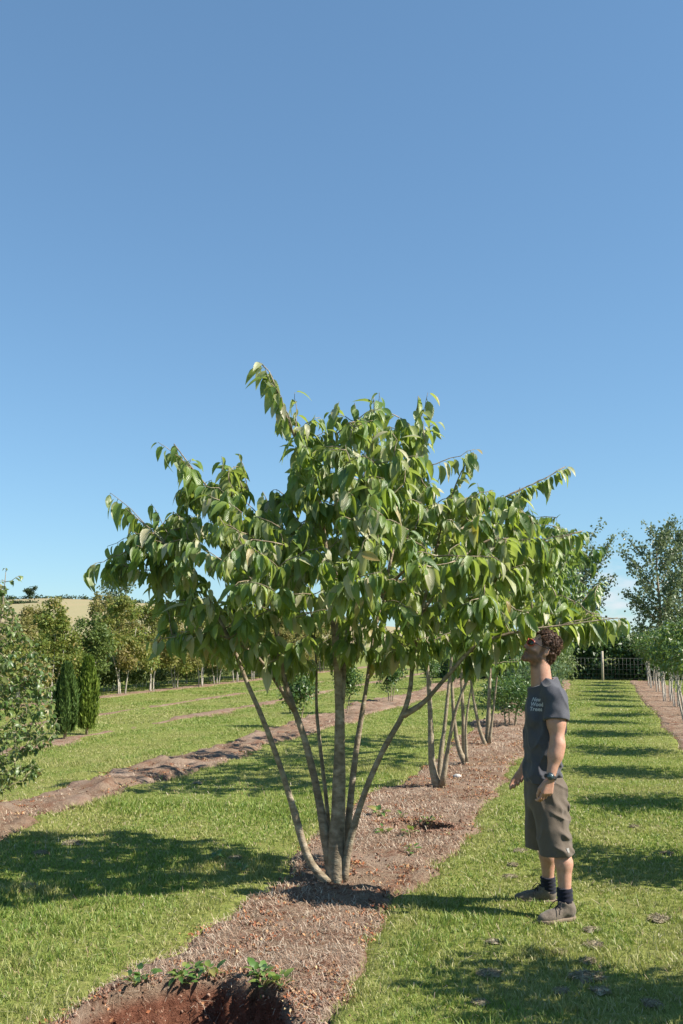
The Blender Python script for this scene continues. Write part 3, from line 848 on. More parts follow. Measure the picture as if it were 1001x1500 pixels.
# --- shrubs that continue the cherry row
lob = lobeset(rg, 20, (0, 0, 0.62), (0.55, 0.75, 0.38), 0.34)
plant('dark_green_shrub', lob, 4200, 0.06, M['shrub'], [([(0.1 * a, 0.1 * b, -0.05), (0.15 * a, 0.2 * b, 0.3), (0.3 * a, 0.3 * b, 0.6)], 0.018, 0.008) for a, b in ((1, 1), (-1, 1), (0, -1), (1, -1))], M['bark2'], 71, 'dense dark green shrub at the edge of the soil strip, first after the cherries', 'shrub', loc=(-1.85, 21.3, 0), trunk='stem', crown='foliage')
lob = lobeset(rg, 22, (0, 0, 0.85), (0.65, 1.1, 0.5), 0.42)
plant('willow_shrub', lob, 4800, 0.085, M['willow'], [([(0.1 * a, 0.1 * b, -0.05), (0.15 * a, 0.2 * b, 0.4), (0.3 * a, 0.3 * b, 0.8)], 0.02, 0.008) for a, b in ((1, 1), (-1, 1), (0, -1))], M['bark2'], 72, 'pale grey-green willow shrub between the dark shrub and the tall leafy bush', 'shrub', loc=(-1.75, 27.0, 0), trunk='stem', crown='foliage', elong=(0, 0, 0.8))
lob = lobeset(rg, 26, (0, 0, 1.1), (0.75, 1.8, 0.75), 0.5)
plant('tall_leafy_bush', lob, 6000, 0.085, M['lowshrub'], [([(0.1 * a, 0.2 * b, -0.05), (0.15 * a, 0.3 * b, 0.5), (0.3 * a, 0.5 * b, 1.2)], 0.03, 0.01) for a, b in ((1, 1), (-1, 1), (0, -1))], M['bark2'], 73, 'tall yellow-green leafy bush beyond the grey-green willow shrub', 'bush', loc=(-1.7, 33.5, 0), trunk='stem', crown='foliage')
lob = lobeset(rg, 26, (0, 0, 1.15), (0.75, 2.2, 0.8), 0.5)
plant('tall_leafy_bush', lob, 6000, 0.09, M['shrub'], [([(0.1 * a, 0.2 * b, -0.05), (0.15 * a, 0.3 * b, 0.5), (0.3 * a, 0.5 * b, 1.2)], 0.03, 0.01) for a, b in ((1, 1), (-1, 1), (0, -1))], M['bark2'], 74, 'tall deep green bush where the lane meets the fence', 'bush', loc=(-1.7, 39.8, 0), trunk='stem', crown='foliage')

# --- hedge and fence across the end of the lane
lob = []
for x in np.arange(-7, 14, 0.55):
    for _ in range(6):
        lob.append((x + rg.normal(0, .25), rg.normal(0, .3), rg.uniform(0.05, 1.7) + 0.15 * math.sin(x), 0.55, 0.6, 0.5))
lob += [(x, y_, 0.3, 0.5, 0.4, 0.35) for x in np.arange(-7, 14, 0.3) for y_ in (-0.3, 0.4)]
plant('field_hedge', lob, 52000, 0.18, M['hedge'], None, None, 75, 'dark clipped field hedge closing the end of the lane behind the fence', 'hedge', loc=(0, 47.2, 0), crown='foliage')
fen = empty('wire_fence', (0, 45.6, 0)); tag(fen, 'wire mesh stock fence on wooden posts across the lane end', 'fence')
M['post'] = plain_mat('fence_post_wood', (0.42, 0.36, 0.28), 0.85, 0.15, 0.3, 12, 0.4)
M['wire'] = plain_mat('galvanised_wire', (0.20, 0.20, 0.19), 0.5, 0.5, 0.15, 5)
for x in np.arange(-5.9, 13, 3.0):
    mb = MB(); mb.tube([(x, 0, -0.3), (x, 0, 0.6), (x + 0.01, 0, 1.28)], 0.055, 8, 0.05)
    obj('post', mb.mesh('post', True), M['post'], fen)
for z in (0.12, 0.3, 0.5, 0.72, 0.98):
    mb = MB(); mb.tube([(-6.5, -0.06, z), (3, -0.06, z - 0.01), (13, -0.06, z)], 0.0032 if z < .9 else 0.006, 4)
    obj('wire', mb.mesh('wire'), M['wire'], fen)
mb = MB()
for x in np.arange(-6.4, 13, 0.16): mb.tube([(x, -0.052, 0.1), (x, -0.052, 0.98)], 0.0022, 3)
o = obj('netting', mb.mesh('netting'), M['wire'], fen); o['kind'] = 'stuff'

# woods behind the hedge
lob = [(x, rg.normal(0, 2), rg.uniform(0.4, 3.0) + 0.5 * math.sin(x * 0.5), 1.3, 1.3, 1.0) for x in np.arange(-8, 26, 0.55) for _ in range(2)]
plant('woodland', lob, 14000, 0.28, M['wood'], None, None, 76, 'grey-green bank of trees behind the dark field hedge', 'woodland', loc=(4, 66, 0), crown='foliage')


# --- poplars
def poplar(seed, Hh, rad, n_br, label, p, n_leaf=80, size=0.17, conif=0.5):
    rg_ = np.random.default_rng(seed); rt = empty('poplar_tree', (p[0], p[1], 0)); tag(rt, label, 'tree', 'poplars beyond the rows')
    mb = MB(); tp = [(0, 0, -0.1), (0.05, 0, Hh * 0.4), (-0.05, 0.05, Hh * 0.75), (0, 0, Hh)]
    C = spline(tp, 20); mb.tube(C, np.linspace(0.14, 0.015, 20), 8, 0.06)
    P = []
    for k in range(n_br):
        u = rg_.uniform(0.14, 0.98); s0 = np.array([np.interp(u, np.linspace(0, 1, 20), C[:, a]) for a in range(3)])
        a = rg_.uniform(0, 2 * math.pi)
        ln = rad * (0.35 + 0.85 * math.sin(math.pi * min(1, (1 - u) ** 0.75))) * rg_.uniform(0.6, 1.15)
        e = s0 + np.array([math.cos(a) * ln, math.sin(a) * ln, ln * rg_.uniform(0.7, 1.2)])
        Cb = spline([s0, s0 * 0.5 + e * 0.5 + np.array([0, 0, -0.10 * ln]), e], 8)
        mb.tube(Cb, np.linspace(0.03 * (1.2 - u), 0.006, 8), 5)
        m = int(n_leaf * (0.4 + ln / rad)); t = rg_.uniform(0.22, 1.05, m)
        q = np.stack([np.interp(t, np.linspace(0, 1, 8), Cb[:, b]) for b in range(3)], -1)
        P.append(q + rg_.normal(0, 0.15, (m, 3)))
    P = np.concatenate(P); n = len(P)
    Mx = frames(nrm(rg_.normal(0, 1, (n, 3)) + [0, 0, -.3]), rg_.normal(0, 1, (n, 3)) + UPZ * 0.6)
    V, T = instance_template(KITE[0] * np.array([1.5, 1, 1]), KITE[1], Mx, P, size * rg_.uniform(0.6, 1.25, n))
    c = obj('crown', mesh_np('crown', V, T, None, {'rnd': np.repeat(rg_.random(n), 4)}), M['poplar'], rt); c['kind'] = 'stuff'
    obj('trunk', mb.mesh('trunk', True), M['bark2'], rt)


p = at(968, 938, 55); poplar(81, 7.5, 1.75, 60, 'tall loose poplar with two leaders, beyond the row of maples', p)
p = at(1004, 938, 57); poplar(84, 7.6, 1.5, 50, 'narrow poplar close behind the tall loose poplar', p)
p = at(842, 938, 58); poplar(82, 7.3, 2.0, 60, 'poplar showing behind the crowns of the cherry row', p)
p = at(176, 938, 62); poplar(83, 5.6, 1.0, 40, 'slim silvery poplar rising behind the hornbeams', p, 90, 0.15)

# --- small glossy bushes along the second strip
bl = 'small round glossy-leaved bush on short stems along the lumpy soil strip'
bv = []
for v in range(2):
    r2 = np.random.default_rng(90 + v)
    lobes = lobeset(r2, 14, (0, 0, 0.86), (0.3, 0.3, 0.38), 0.24, 0.95)
    tr = [([(0.04 * a, 0.04 * b, -0.05), (0.08 * a, 0.06 * b, 0.25), (0.16 * a, 0.14 * b, 0.7)], 0.016, 0.007) for a, b in ((1, 1), (-1, 1), (0, -1.2))]
    bv.append(plant('glossy_bush', lobes, 1900, 0.075, M['shrub'], tr, M['bark2'], 95 + v, bl, 'bush', 'small bushes along the lumpy strip', trunk='stem', crown='foliage'))
for k, (px, py, s) in enumerate([(437, 1066, 1.0), (520, 1046, 1.0), (597, 1028, 1.05), (655, 1010, 1.0), (697, 1000, 1.0), (735, 990, 1.0)]):
    g = gnd(px, py); o = bv[k] if k < 2 else copy_tree(bv[k % 2])
    place(o, (-6.0 + 0.1 * rg.normal(), g[1]), rg.uniform(0, 6), s)

# --- two columnar yews
for px, py, h, mt, lb, sd in [(95, 1084, 1.30, 'yew', 'dark green columnar yew next to a brighter yew', 1), (127, 1077, 1.42, 'yew_gold', 'bright yellow-green columnar yew next to a darker yew', 2)]:
    g = gnd(px, py); r2 = np.random.default_rng(100 + sd)
    rt = empty('columnar_yew', (g[0], g[1], 0)); tag(rt, lb, 'conifer')
    n = 5200; u = r2.random(n) ** 0.85; a = r2.uniform(0, 2 * math.pi, n)
    prof = 0.195 * np.sin(np.pi * np.clip(0.16 + 0.80 * u, 0, 1)) ** 0.75 * (1 + 0.16 * np.sin(a * 5 + sd) + 0.1 * np.sin(a * 9 + u * 6))
    rr = prof * r2.random(n) ** 0.3
    P = np.stack([rr * np.cos(a), rr * np.sin(a), 0.10 + u * h * 0.92 * (1 - 0.35 * (rr / 0.25) ** 2 * (u > .7))], -1)
    out = np.stack([np.cos(a), np.sin(a), np.zeros(n)], -1)
    d = nrm(UPZ * 1.0 + out * r2.uniform(0.0, 0.6, (n, 1)) + r2.normal(0, 0.18, (n, 3)))
    V, T = instance_template(KITE[0] * np.array([0.55, 1, 1]), KITE[1], frames(d, out + r2.normal(0, .5, (n, 3))), P, 0.095 * r2.uniform(0.6, 1.3, n))
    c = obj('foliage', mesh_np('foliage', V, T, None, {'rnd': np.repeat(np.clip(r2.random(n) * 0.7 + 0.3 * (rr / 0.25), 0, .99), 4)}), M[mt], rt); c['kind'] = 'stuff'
    mb = MB(); mb.tube([(0, 0, -0.05), (0, 0, 0.3), (0.01, 0, 0.8)], np.array([0.03, 0.026, 0.012]), 7)
    obj('trunk', mb.mesh('trunk', True), M['bark2'], rt)

# --- hornbeams and low shrubs of the far rows
HL = ['yellow-green', 'bronze-tinged', 'bushy yellow-green', 'deep green']
HM = ['hornbeam', 'hornbeam_brown', 'hornbeam', 'hornbeam_dark']
hv = []
for v in range(4):
    r2 = np.random.default_rng(110 + v)
    lobes = []
    for k in range(46):
        u = r2.random() ** 1.15; rad = 0.95 * (1 - u) ** 0.6 + 0.14; a = r2.uniform(0, 6.28); q = rad * r2.random() ** 0.5
        s = 0.30 * (1.15 - 0.55 * u)
        lobes.append((q * math.cos(a), q * math.sin(a), 1.0 + u * 2.25, s, s, s * 0.85))
    tr = []
    for k in range(3):
        a = 2.1 * k + r2.random(); bx, by = 0.09 * math.cos(a), 0.12 * math.sin(a)
        tr.append(([(bx, by, -0.05), (bx * 1.7 + r2.normal(0, .04), by * 1.7, 0.6), (bx * 3 + r2.normal(0, .05), by * 3, 1.3), (bx * 4, by * 4, 2.2)], 0.028, 0.008))
    hv.append(plant('hornbeam_tree', lobes, 5600, 0.115, M[HM[v]], tr, M['pale_bark'], 120 + v, None, 'tree'))
spots = [(-14.9 + rg.normal(0, .12), y) for y in np.arange(15.5, 62, 2.05)]
spots += [(-20.3 + rg.normal(0, .2), y + rg.normal(0, .2)) for y in np.arange(22, 66, 2.7)]
k = 0
for x, y in spots:
    px, py, z = proj(np.array([x, y, 1.5]))
    if px < -60 or px > 760: continue
    v = k if k < 4 else int(rg.choice(4, p=[.42, .18, .32, .08]))
    o = hv[k] if k < 4 else copy_tree(hv[v]); k += 1
    if x > -18: tag(o, HL[v] + ' tree on thin pale stems in the front far row', 'tree', HL[v] + ' trees in the front far row')
    else: tag(o, HL[v] + ' taller tree in the back far row under the hill', 'tree', HL[v] + ' trees in the back far row')
    s = rg.uniform(0.86, 1.12) * (0.95 if x < -18 else 0.86)
    place(o, (x, y), rg.uniform(0, 6.28), s, s * rg.uniform(0.92, 1.12))
sv = []
for v in range(2):
    r2 = np.random.default_rng(130 + v)
    sv.append(plant('low_shrub', lobeset(r2, 16, (0, 0, 0.68), (0.6, 0.75, 0.40), 0.32), 2600, 0.09, M['lowshrub'], [([(0, 0.1 * b, -0.05), (0.05 * b, 0.15 * b, 0.3), (0.1 * b, 0.3 * b, 0.6)], 0.016, 0.007) for b in (-1, 0.2, 1)], M['pale_bark'], 132 + v, 'low pale green shrub growing between the far hornbeam rows', 'shrub', 'low shrubs between the hornbeam rows', trunk='stem', crown='foliage'))
k = 0
for y in np.arange(19, 62, 1.15):
    x = -16.6 + rg.normal(0, .15); px, py, z = proj(np.array([x, y, 0.6]))
    if px < -40 or px > 760: continue
    o = sv[k] if k < 2 else copy_tree(sv[k % 2]); k += 1
    s = rg.uniform(0.9, 1.3); place(o, (x, y), rg.uniform(0, 6), s)

# --- hill hedges and the lone hill-top tree
hm = leaf_mat('hill_hedge_leaf', [(0, (0.03, 0.05, 0.025)), (1, (0.07, 0.10, 0.045))], (0.15, 0.2, 0.06), 0.15, 0.7, 0.1)
def hill_hedge(pp, D, dz, thick, label):
    lob = []
    for x in np.linspace(pp[0][0], pp[-1][0], 90):
        y = np.interp(x, [a for a, b in pp], [b for a, b in pp]); q = at(x, y, D)
        lob.append((q[0] + rg.normal(0, 1), q[1] + rg.normal(0, 1), q[2] + dz + rg.normal(0, .2), 2.2, 2.2, thick * rg.uniform(.7, 1.3)))
    rt = empty('hedgerow', (lob[45][0], lob[45][1], lob[45][2] - 1)); tag(rt, label, 'hedgerow')
    org = np.array(rt.location); lob = [(a - org[0], b - org[1], c - org[2], d, e, f) for a, b, c, d, e, f in lob]
    V, T, A = blob_leaves(np.random.default_rng(9), 6000, lob, 0.9)
    c = obj('foliage', mesh_np('foliage', V, T, None, {'rnd': A}), hm, rt); c['kind'] = 'stuff'
hill_hedge([(-200, 866), (0, 878), (60, 876), (150, 879), (240, 886), (330, 896), (450, 908)], 421, 0.3, 0.9, 'dark hedgerow along the top of the distant hill')
hill_hedge([(-200, 874), (0, 884), (40, 884), (62, 885), (75, 886)], 385, 0.0, 0.8, 'short dark hedgerow just below the hill top')
q = at(43, 876, 421)
lob = [(rg.normal(0, .9), rg.normal(0, .9), 3.0 + rg.normal(0, .6), 1.2, 1.2, 0.9) for _ in range(9)]
tr_ = plant('hilltop_tree', lob, 900, 0.7, hm, [([(0, 0, -1), (0, 0, 1), (0, 0.2, 3)], 0.25, 0.12)], M['dark_bark'], 77, 'lone dark tree on the hill top hedgerow', 'tree')
tr_.location = (q[0], q[1], q[2] - 0.2)

# ------------------------------------------------------------------ glossy small-leaved tree at the edge of the picture
gl = gnd(-18, 1214); Dl = gl @ FW0
lt = empty('weeping_leafy_tree', (gl[0], gl[1], 0))
tag(lt, 'bushy tree with small glossy leaves hanging to the ground on the lumpy soil strip', 'tree')
rg3 = np.random.default_rng(17); s3 = Skeleton(rg3)
s3.stem([at(-18, 1216, Dl), at(-14, 1100, Dl), at(-6, 980, Dl), at(4, 890, Dl), at(9, 836, Dl)], 0.035, 0.005, 0, 22, 8, lo=0.1)
s3.stem([at(-18, 1190, Dl), at(-50, 1080, Dl - .1), at(-75, 960, Dl - .1)], 0.02, 0.005, 0, 12, 7, lo=0.2)
LP = [(6, 850), (16, 885), (40, 930), (66, 960), (80, 1000), (80, 1040), (84, 1075), (62, 1100), (66, 1125), (30, 1150), (8, 1160), (-110, 1165), (-150, 1000), (-110, 900), (-40, 860)]
T = []
while len(T) < 950:
    px = rg3.uniform(-120, 86, 200); py = rg3.uniform(850, 1165, 200); ok = in_poly(px, py, LP); dd = poly_dist(px, py, LP)
    for x, y, d in zip(px[ok], py[ok], dd[ok]):
        b = rg3.uniform(-1, 1) * 0.62 * min(1, (d / 60) ** 0.5)
        T.append(at(x, y, Dl + b))
T = T[:950]; sp_ = np.array(s3.P); T.sort(key=lambda q: np.min(np.linalg.norm(sp_ - q, axis=1)))
for q in T: s3.twig(q, 1.0, 0.5, 0.15, 0.004)
for T_ in ((31, 843), (8, 832), (84, 1052), (82, 1078), (62, 1128), (72, 985)):
    s3.twig(at(T_[0], T_[1], Dl), 0.8, 0.3, 0.05, 0.004)
_l = s3.leaves(0.017, 0.068, 0.7, 0.5)
print('left tree leaves', len(_l[0]))
build_leafy(lt, s3, _l, ROUND, M['birch_leaf'], M['bark2'], 'branch', 300)
# ------------------------------------------------------------------ the man
class Vol:
    """Distance field on a grid, meshed with surface nets."""
    def __init__(self, lo, hi, h):
        self.lo = np.array(lo, float); self.h = h
        self.n = np.ceil((np.array(hi) - self.lo) / h).astype(int) + 1
        self.ax = [self.lo[a] + h * np.arange(self.n[a]) for a in range(3)]
        self.d = np.full(self.n, 0.1, np.float32)

    def region(self, lo, hi, m):
        s = []
        for a in range(3):
            i0 = max(0, int((lo[a] - m - self.lo[a]) / self.h)); i1 = min(self.n[a], int((hi[a] + m - self.lo[a]) / self.h) + 2)
            if i1 <= i0: return None, None
            s.append(slice(i0, i1))
        s = tuple(s)
        return s, np.stack(np.meshgrid(self.ax[0][s[0]], self.ax[1][s[1]], self.ax[2][s[2]], indexing='ij'), -1)

    def put(self, s, d, k, op):
        c = self.d[s]
        if op == 'add':
            if k <= 0: self.d[s] = np.minimum(c, d)
            else:
                h = np.clip(0.5 + 0.5 * (d - c) / k, 0, 1); self.d[s] = d + (c - d) * h - k * h * (1 - h)
        elif op == 'sub':
            h = np.clip(0.5 - 0.5 * (c + d) / max(k, 1e-4), 0, 1); self.d[s] = c + (-d - c) * h + k * h * (1 - h)

    def cone(self, a, b, ra, rb, k=0.02, op='add', flat=None):
        a = np.asarray(a, float); b = np.asarray(b, float); R = max(ra, rb)
        s, P = self.region(np.minimum(a, b) - R, np.maximum(a, b) + R, 0.06)
        if s is None: return
        e = b - a; q = P - a; t = np.clip((q @ e) / (e @ e + 1e-12), 0, 1)
        v = q - t[..., None] * e
        if flat is not None:
            ax, f = nrm(flat[0]), flat[1]
            v = v + (v @ ax)[..., None] * ax * (1 / f - 1)
        self.put(s, np.linalg.norm(v, axis=-1) - (ra + (rb - ra) * t), k, op)

    def ell(self, c, R, axes=None, k=0.02, op='add'):
        c = np.asarray(c, float); R = np.asarray(R, float); A = np.eye(3) if axes is None else np.asarray(axes)
        m = R.max(); s, P = self.region(c - m, c + m, 0.06)
        if s is None: return
        q = (P - c) @ A.T; k0 = np.linalg.norm(q / R, axis=-1); k1 = np.linalg.norm(q / R ** 2, axis=-1) + 1e-9
        self.put(s, k0 * (k0 - 1) / k1, k, op)

    def half(self, p, n, lo=None, hi=None):           # keep the side against n
        p = np.asarray(p, float); n = nrm(n)
        s, P = self.region(self.lo if lo is None else lo, self.lo + self.h * self.n if hi is None else hi, 0)
        self.d[s] = np.maximum(self.d[s], (P - p) @ n)

    def pts(self): return np.stack(np.meshgrid(*self.ax, indexing='ij'), -1)

    def mesh(self):
        d = self.d; n = self.n; h = self.h
        inn = d < 0
        cs = np.zeros(n - 1, np.int8)
        for i in (0, 1):
            for j in (0, 1):
                for k in (0, 1): cs += inn[i:n[0] - 1 + i, j:n[1] - 1 + j, k:n[2] - 1 + k]
        act = (cs > 0) & (cs < 8); I = np.argwhere(act); idx = np.full(n - 1, -1, np.int64); idx[act] = np.arange(len(I))
        acc = np.zeros((len(I), 3)); cnt = np.zeros(len(I))
        cor = [(i, j, k) for i in (0, 1) for j in (0, 1) for k in (0, 1)]
        for a in cor:
            for ax in range(3):
                if a[ax]: continue
                b = list(a); b[ax] = 1
                da = d[I[:, 0] + a[0], I[:, 1] + a[1], I[:, 2] + a[2]]; db = d[I[:, 0] + b[0], I[:, 1] + b[1], I[:, 2] + b[2]]
                x = (da < 0) != (db < 0); t = np.where(x, da / (da - db + 1e-12 * (da == db)), 0)
                p = np.tile(np.array(a, float), (len(I), 1)); p[:, ax] = t
                acc[x] += p[x]; cnt[x] += 1
        V = self.lo + (I + acc / cnt[:, None]) * h
        Q = []
        for ax in range(3):
            o = [a for a in range(3) if a != ax]
            sl0 = [slice(None)] * 3; sl1 = [slice(None)] * 3; sl0[ax] = slice(0, n[ax] - 1); sl1[ax] = slice(1, n[ax])
            E = np.argwhere(inn[tuple(sl0)] != inn[tuple(sl1)])
            E = E[(E[:, o[0]] > 0) & (E[:, o[0]] < n[o[0]] - 1) & (E[:, o[1]] > 0) & (E[:, o[1]] < n[o[1]] - 1)]
            if not len(E): continue
            q = []
            for da, db in ((-1, -1), (0, -1), (0, 0), (-1, 0)):
                c = E.copy(); c[:, o[0]] += da; c[:, o[1]] += db; q.append(idx[c[:, 0], c[:, 1], c[:, 2]])
            q = np.stack(q, -1); fl = inn[E[:, 0], E[:, 1], E[:, 2]]
            if ax == 1: fl = ~fl
            q[~fl] = q[~fl][:, ::-1]
            Q.append(q)
        return V, np.concatenate(Q)


DM = 6.82
OM = gnd(812, 1333); OM[2] = float(height(OM[0], OM[1])) + 0.0


def J(px, py, b=0.0):
    q = at(px, py, DM + b) - OM
    return np.array([q @ RT, q @ FW0, q[2]])


man = empty('person', OM)
man.rotation_euler = (0, 0, YAW)
tag(man, 'man in dark grey t-shirt, brown shorts and sunglasses looking up at the tree', 'person')
lo_, hi_ = (-0.40, -0.46, -0.03), (0.25, 0.48, 1.90)

# joints
sh_n, el_n, wr_n = J(815, 1026, -.19), J(817, 1092, -.26), J(806, 1141, -.30)
sh_f, el_f, wr_f = J(790, 1024, .19), J(789, 1088, .26), J(766, 1127, .25)
hip_n, kn_n, an_n = J(803, 1150, -.09), J(821, 1238, -.16), J(829, 1322, -.20)
hip_f, kn_f, an_f = J(796, 1150, .09), J(798, 1232, .15), J(804, 1298, .20)
neck0, head0 = J(795, 1003, 0), J(795, 950, 0)
hn = nrm(np.array([-0.90, -0.12, 0.42])); hw = nrm(np.array([-0.12, -1.0, 0.0]) - np.dot([-0.12, -1.0, 0.0], hn) * hn); hu = np.cross(hw, hn)
if hu[2] < 0: hu = -hu
HA = np.stack([hn, hu, hw])
def hd(n, u, w=0.0): return head0 + hn * n + hu * u + hw * w

B = Vol(lo_, hi_, 0.0056)
# torso under the clothes
B.cone(J(796, 1140), J(798, 1060), 0.095, 0.10, 0.05, flat=((1, 0, 0), 1.0))
B.cone(J(798, 1060), J(800, 1020), 0.10, 0.085, 0.05)
B.cone(J(806, 1026, -.14), J(795, 1026, .14), 0.045, 0.045, 0.04)
for hp_, kn, an in ((hip_n, kn_n, an_n), (hip_f, kn_f, an_f)):
    B.cone(hp_, kn, 0.060, 0.046, 0.03)
    calf = kn * 0.68 + an * 0.32 + np.array([0.012, 0, 0])
    B.cone(kn, calf, 0.050, 0.053, 0.03); B.cone(calf, an * 0.86 + kn * 0.14, 0.052, 0.037, 0.03); B.cone(an * 0.86 + kn * 0.14, an, 0.037, 0.038, 0.02)
for s_, e_, w_ in ((sh_n, el_n, wr_n), (sh_f, el_f, wr_f)):
    bic = s_ * 0.5 + e_ * 0.5 + np.array([-0.004, 0, 0])
    B.cone(s_, bic, 0.056, 0.054, 0.02); B.cone(bic, e_, 0.054, 0.042, 0.04)
    fo = e_ * 0.72 + w_ * 0.28
    B.cone(e_, fo, 0.042, 0.0425, 0.04); B.cone(fo, w_, 0.042, 0.028, 0.04, flat=((0, 1, 0), 0.9))
# neck and head
B.cone(neck0 + np.array([-0.004, 0, -0.03]), hd(-0.006, -0.064), 0.073, 0.062, 0.035)
B.ell(hd(-0.012, 0.030), (0.090, 0.086, 0.074), HA, 0.02)
B.ell(hd(0.040, -0.030), (0.058, 0.078, 0.060), HA, 0.03)
for sd in (-1, 1):
    B.cone(hd(0.00, -0.066, 0.046 * sd), hd(0.080, -0.108, 0.014 * sd), 0.020, 0.018, 0.03)
    B.ell(hd(0.058, -0.035, 0.040 * sd), (0.026, 0.022, 0.02), HA, 0.02)          # cheek bones
    B.ell(hd(0.093, -0.004, 0.031 * sd), (0.010, 0.011, 0.015), HA, 0.010, 'sub')   # eye sockets
    B.ell(hd(0.082, -0.004, 0.031 * sd), (0.012, 0.012, 0.012), HA, 0.003)          # eyes
    B.ell(hd(-0.012, -0.014, 0.076 * sd), (0.019, 0.033, 0.012), np.stack([nrm(hn + hu * 0.2), nrm(hu - hn * 0.2), hw]), 0.008)
    B.ell(hd(-0.004, -0.012, 0.087 * sd), (0.010, 0.020, 0.006), HA, 0.004, 'sub')
    B.ell(hd(0.103, -0.043, 0.010 * sd), (0.010, 0.008, 0.008), HA, 0.006)          # nostril wings
B.ell(hd(0.088, -0.110), (0.017, 0.018, 0.020), HA, 0.02)
B.ell(hd(0.088, 0.016), (0.012, 0.011, 0.046), HA, 0.02)
B.cone(hd(0.093, 0.006), hd(0.116, -0.036), 0.008, 0.0115, 0.010)
B.ell(hd(0.099, -0.066), (0.010, 0.006, 0.022), HA, 0.006)
B.ell(hd(0.098, -0.079), (0.010, 0.007, 0.019), HA, 0.006)
B.ell(hd(0.107, -0.0725), (0.008, 0.002, 0.022), HA, 0.003, 'sub')


def hand(w, d, f, o, curl):
    """palm from the wrist along d, finger row along f (index first), palm faces -o; o is the back of the hand"""
    d, f, o = nrm(d), nrm(f), nrm(o)
    for i in range(4):
        r = f * (0.028 - 0.019 * i)
        B.cone(w + d * 0.012 + r * 0.5, w + d * 0.088 + r, 0.019, 0.0145, 0.010)
        k0 = w + d * (0.090 - 0.005 * abs(i - 1)) + r * 1.12
        ln = (0.040, 0.045, 0.042, 0.033)[i]; ang = 0.0; p = k0; rad = 0.0098 - 0.0006 * i
        for sgm, fr in enumerate((1.0, 0.68, 0.55)):
            ang += curl[sgm] + 0.08 * i
            q = p + (d * math.cos(ang) - o * math.sin(ang) + f * 0.04 * (1.5 - i)) * ln * fr
            B.cone(p, q, rad, rad * 0.93, 0.004); p = q; rad *= 0.93
    t0 = w + d * 0.022 + f * 0.028 - o * 0.004; t1 = t0 + d * 0.040 + f * 0.022 - o * 0.014; t2 = t1 + d * 0.033 - f * 0.002 - o * 0.012; t3 = t2 + d * 0.024 - f * 0.008 - o * 0.008
    B.cone(t0, t1, 0.017, 0.013, 0.012); B.cone(t1, t2, 0.0115, 0.0105, 0.005); B.cone(t2, t3, 0.0105, 0.0085, 0.004)


hand(wr_n, J(799, 1172, -.305) - wr_n, (-0.92, -0.38, 0.0), (0.30, -0.95, 0), (0.30, 0.65, 0.6))
hand(wr_f, J(756, 1150, .25) - wr_f, (-0.75, 0.30, -0.35), (0.2, 0.9, 0.1), (0.75, 1.1, 0.9))
V, Q = B.mesh()
# skin colour: stubble beard, lips, warmer hands and knees are properties of the skin itself
L_ = (V - head0) @ HA.T
col = np.tile(np.array([0.47, 0.265, 0.185]), (len(V), 1))
near = (np.linalg.norm(V - head0, axis=1) < 0.17)
beard = near * sstep(-0.040, -0.060, L_[:, 1] + 0.32 * np.clip(0.05 - L_[:, 0], 0, 0.2) * 1.0 - 0.012) * sstep(-0.02, 0.01, L_[:, 0]) * sstep(-0.16, -0.13, L_[:, 1])
side = near * sstep(0.008, -0.002, np.abs(L_[:, 0] - 0.016) - 0.010) * sstep(0.045, 0.06, np.abs(L_[:, 2])) * sstep(-0.07, -0.05, L_[:, 1])
mous = near * sstep(-0.048, -0.054, L_[:, 1]) * sstep(0.085, 0.095, L_[:, 0])
bm = np.clip(np.maximum(np.maximum(beard, mous), side), 0, 1)[:, None]
lipm = (near * sstep(0.011, 0.007, np.abs(L_[:, 1] + 0.0725)) * sstep(0.098, 0.103, L_[:, 0]) * sstep(0.024, 0.018, np.abs(L_[:, 2])))[:, None]
col = col * (1 - 0.82 * bm) + np.array([0.085, 0.045, 0.027]) * 0.82 * bm
col = col * (1 - 0.6 * lipm) + np.array([0.42, 0.17, 0.14]) * 0.6 * lipm
m, nt, out = new_mat('skin'); N = NT(nt)
ca = N.attr('skin_col').outputs['Color']; tcn = N.n('ShaderNodeTexCoord')
nf = N.noise(45, 4, tcn.outputs['Object']); n2 = N.noise(300, 3, tcn.outputs['Object'])
c = N.mix(N.mapr(nf, 0.42, 0.66, 0, 0.45), ca, (0.36, 0.165, 0.11))
n3 = N.noise(160, 4, tcn.outputs['Object'], 0.7)
c = N.mix(N.mapr(n3, 0.52, 0.72, 0, 0.4), c, (0.26, 0.13, 0.085))
pb = N.principled(c, 0.5, 0.4, N.bump(n2, 0.25, 0.002)); pb.inputs['Subsurface Weight'].default_value = 0.12
pb.inputs['Subsurface Radius'].default_value = (0.012, 0.005, 0.003); pb.inputs['Subsurface Scale'].default_value = 0.5
N.l(pb.outputs[0], out.inputs[0])
obj('body', mesh_np('body', V, None, Q, {'skin_col': col}, smooth=True), m, man)


def cloth_mat(name, col, var=0.18, weave=900):
    m, nt, out = new_mat(name); N = NT(nt); tcn = N.n('ShaderNodeTexCoord')
    a = N.noise(weave, 2, tcn.outputs['Object']); b = N.noise(9, 4, tcn.outputs['Object'])
    c = N.mix(N.mapr(a, 0.3, 0.7), tuple(x * (1 - var) for x in col), tuple(x * (1 + var) for x in col))
    c = N.mix(N.mapr(b, 0.4, 0.7, 0, 0.4), c, tuple(x * 1.4 for x in col))
    p = N.principled(c, 0.9, 0.15, N.bump(N.math('ADD', b, N.math('MULTIPLY', a, 0.15)), 0.4, 0.012))
    p.inputs['Sheen Weight'].default_value = 0.15
    N.l(p.outputs[0], out.inputs[0]); return m


def ncurve(P, f, s): return vnoise3(P * np.array(f), s)


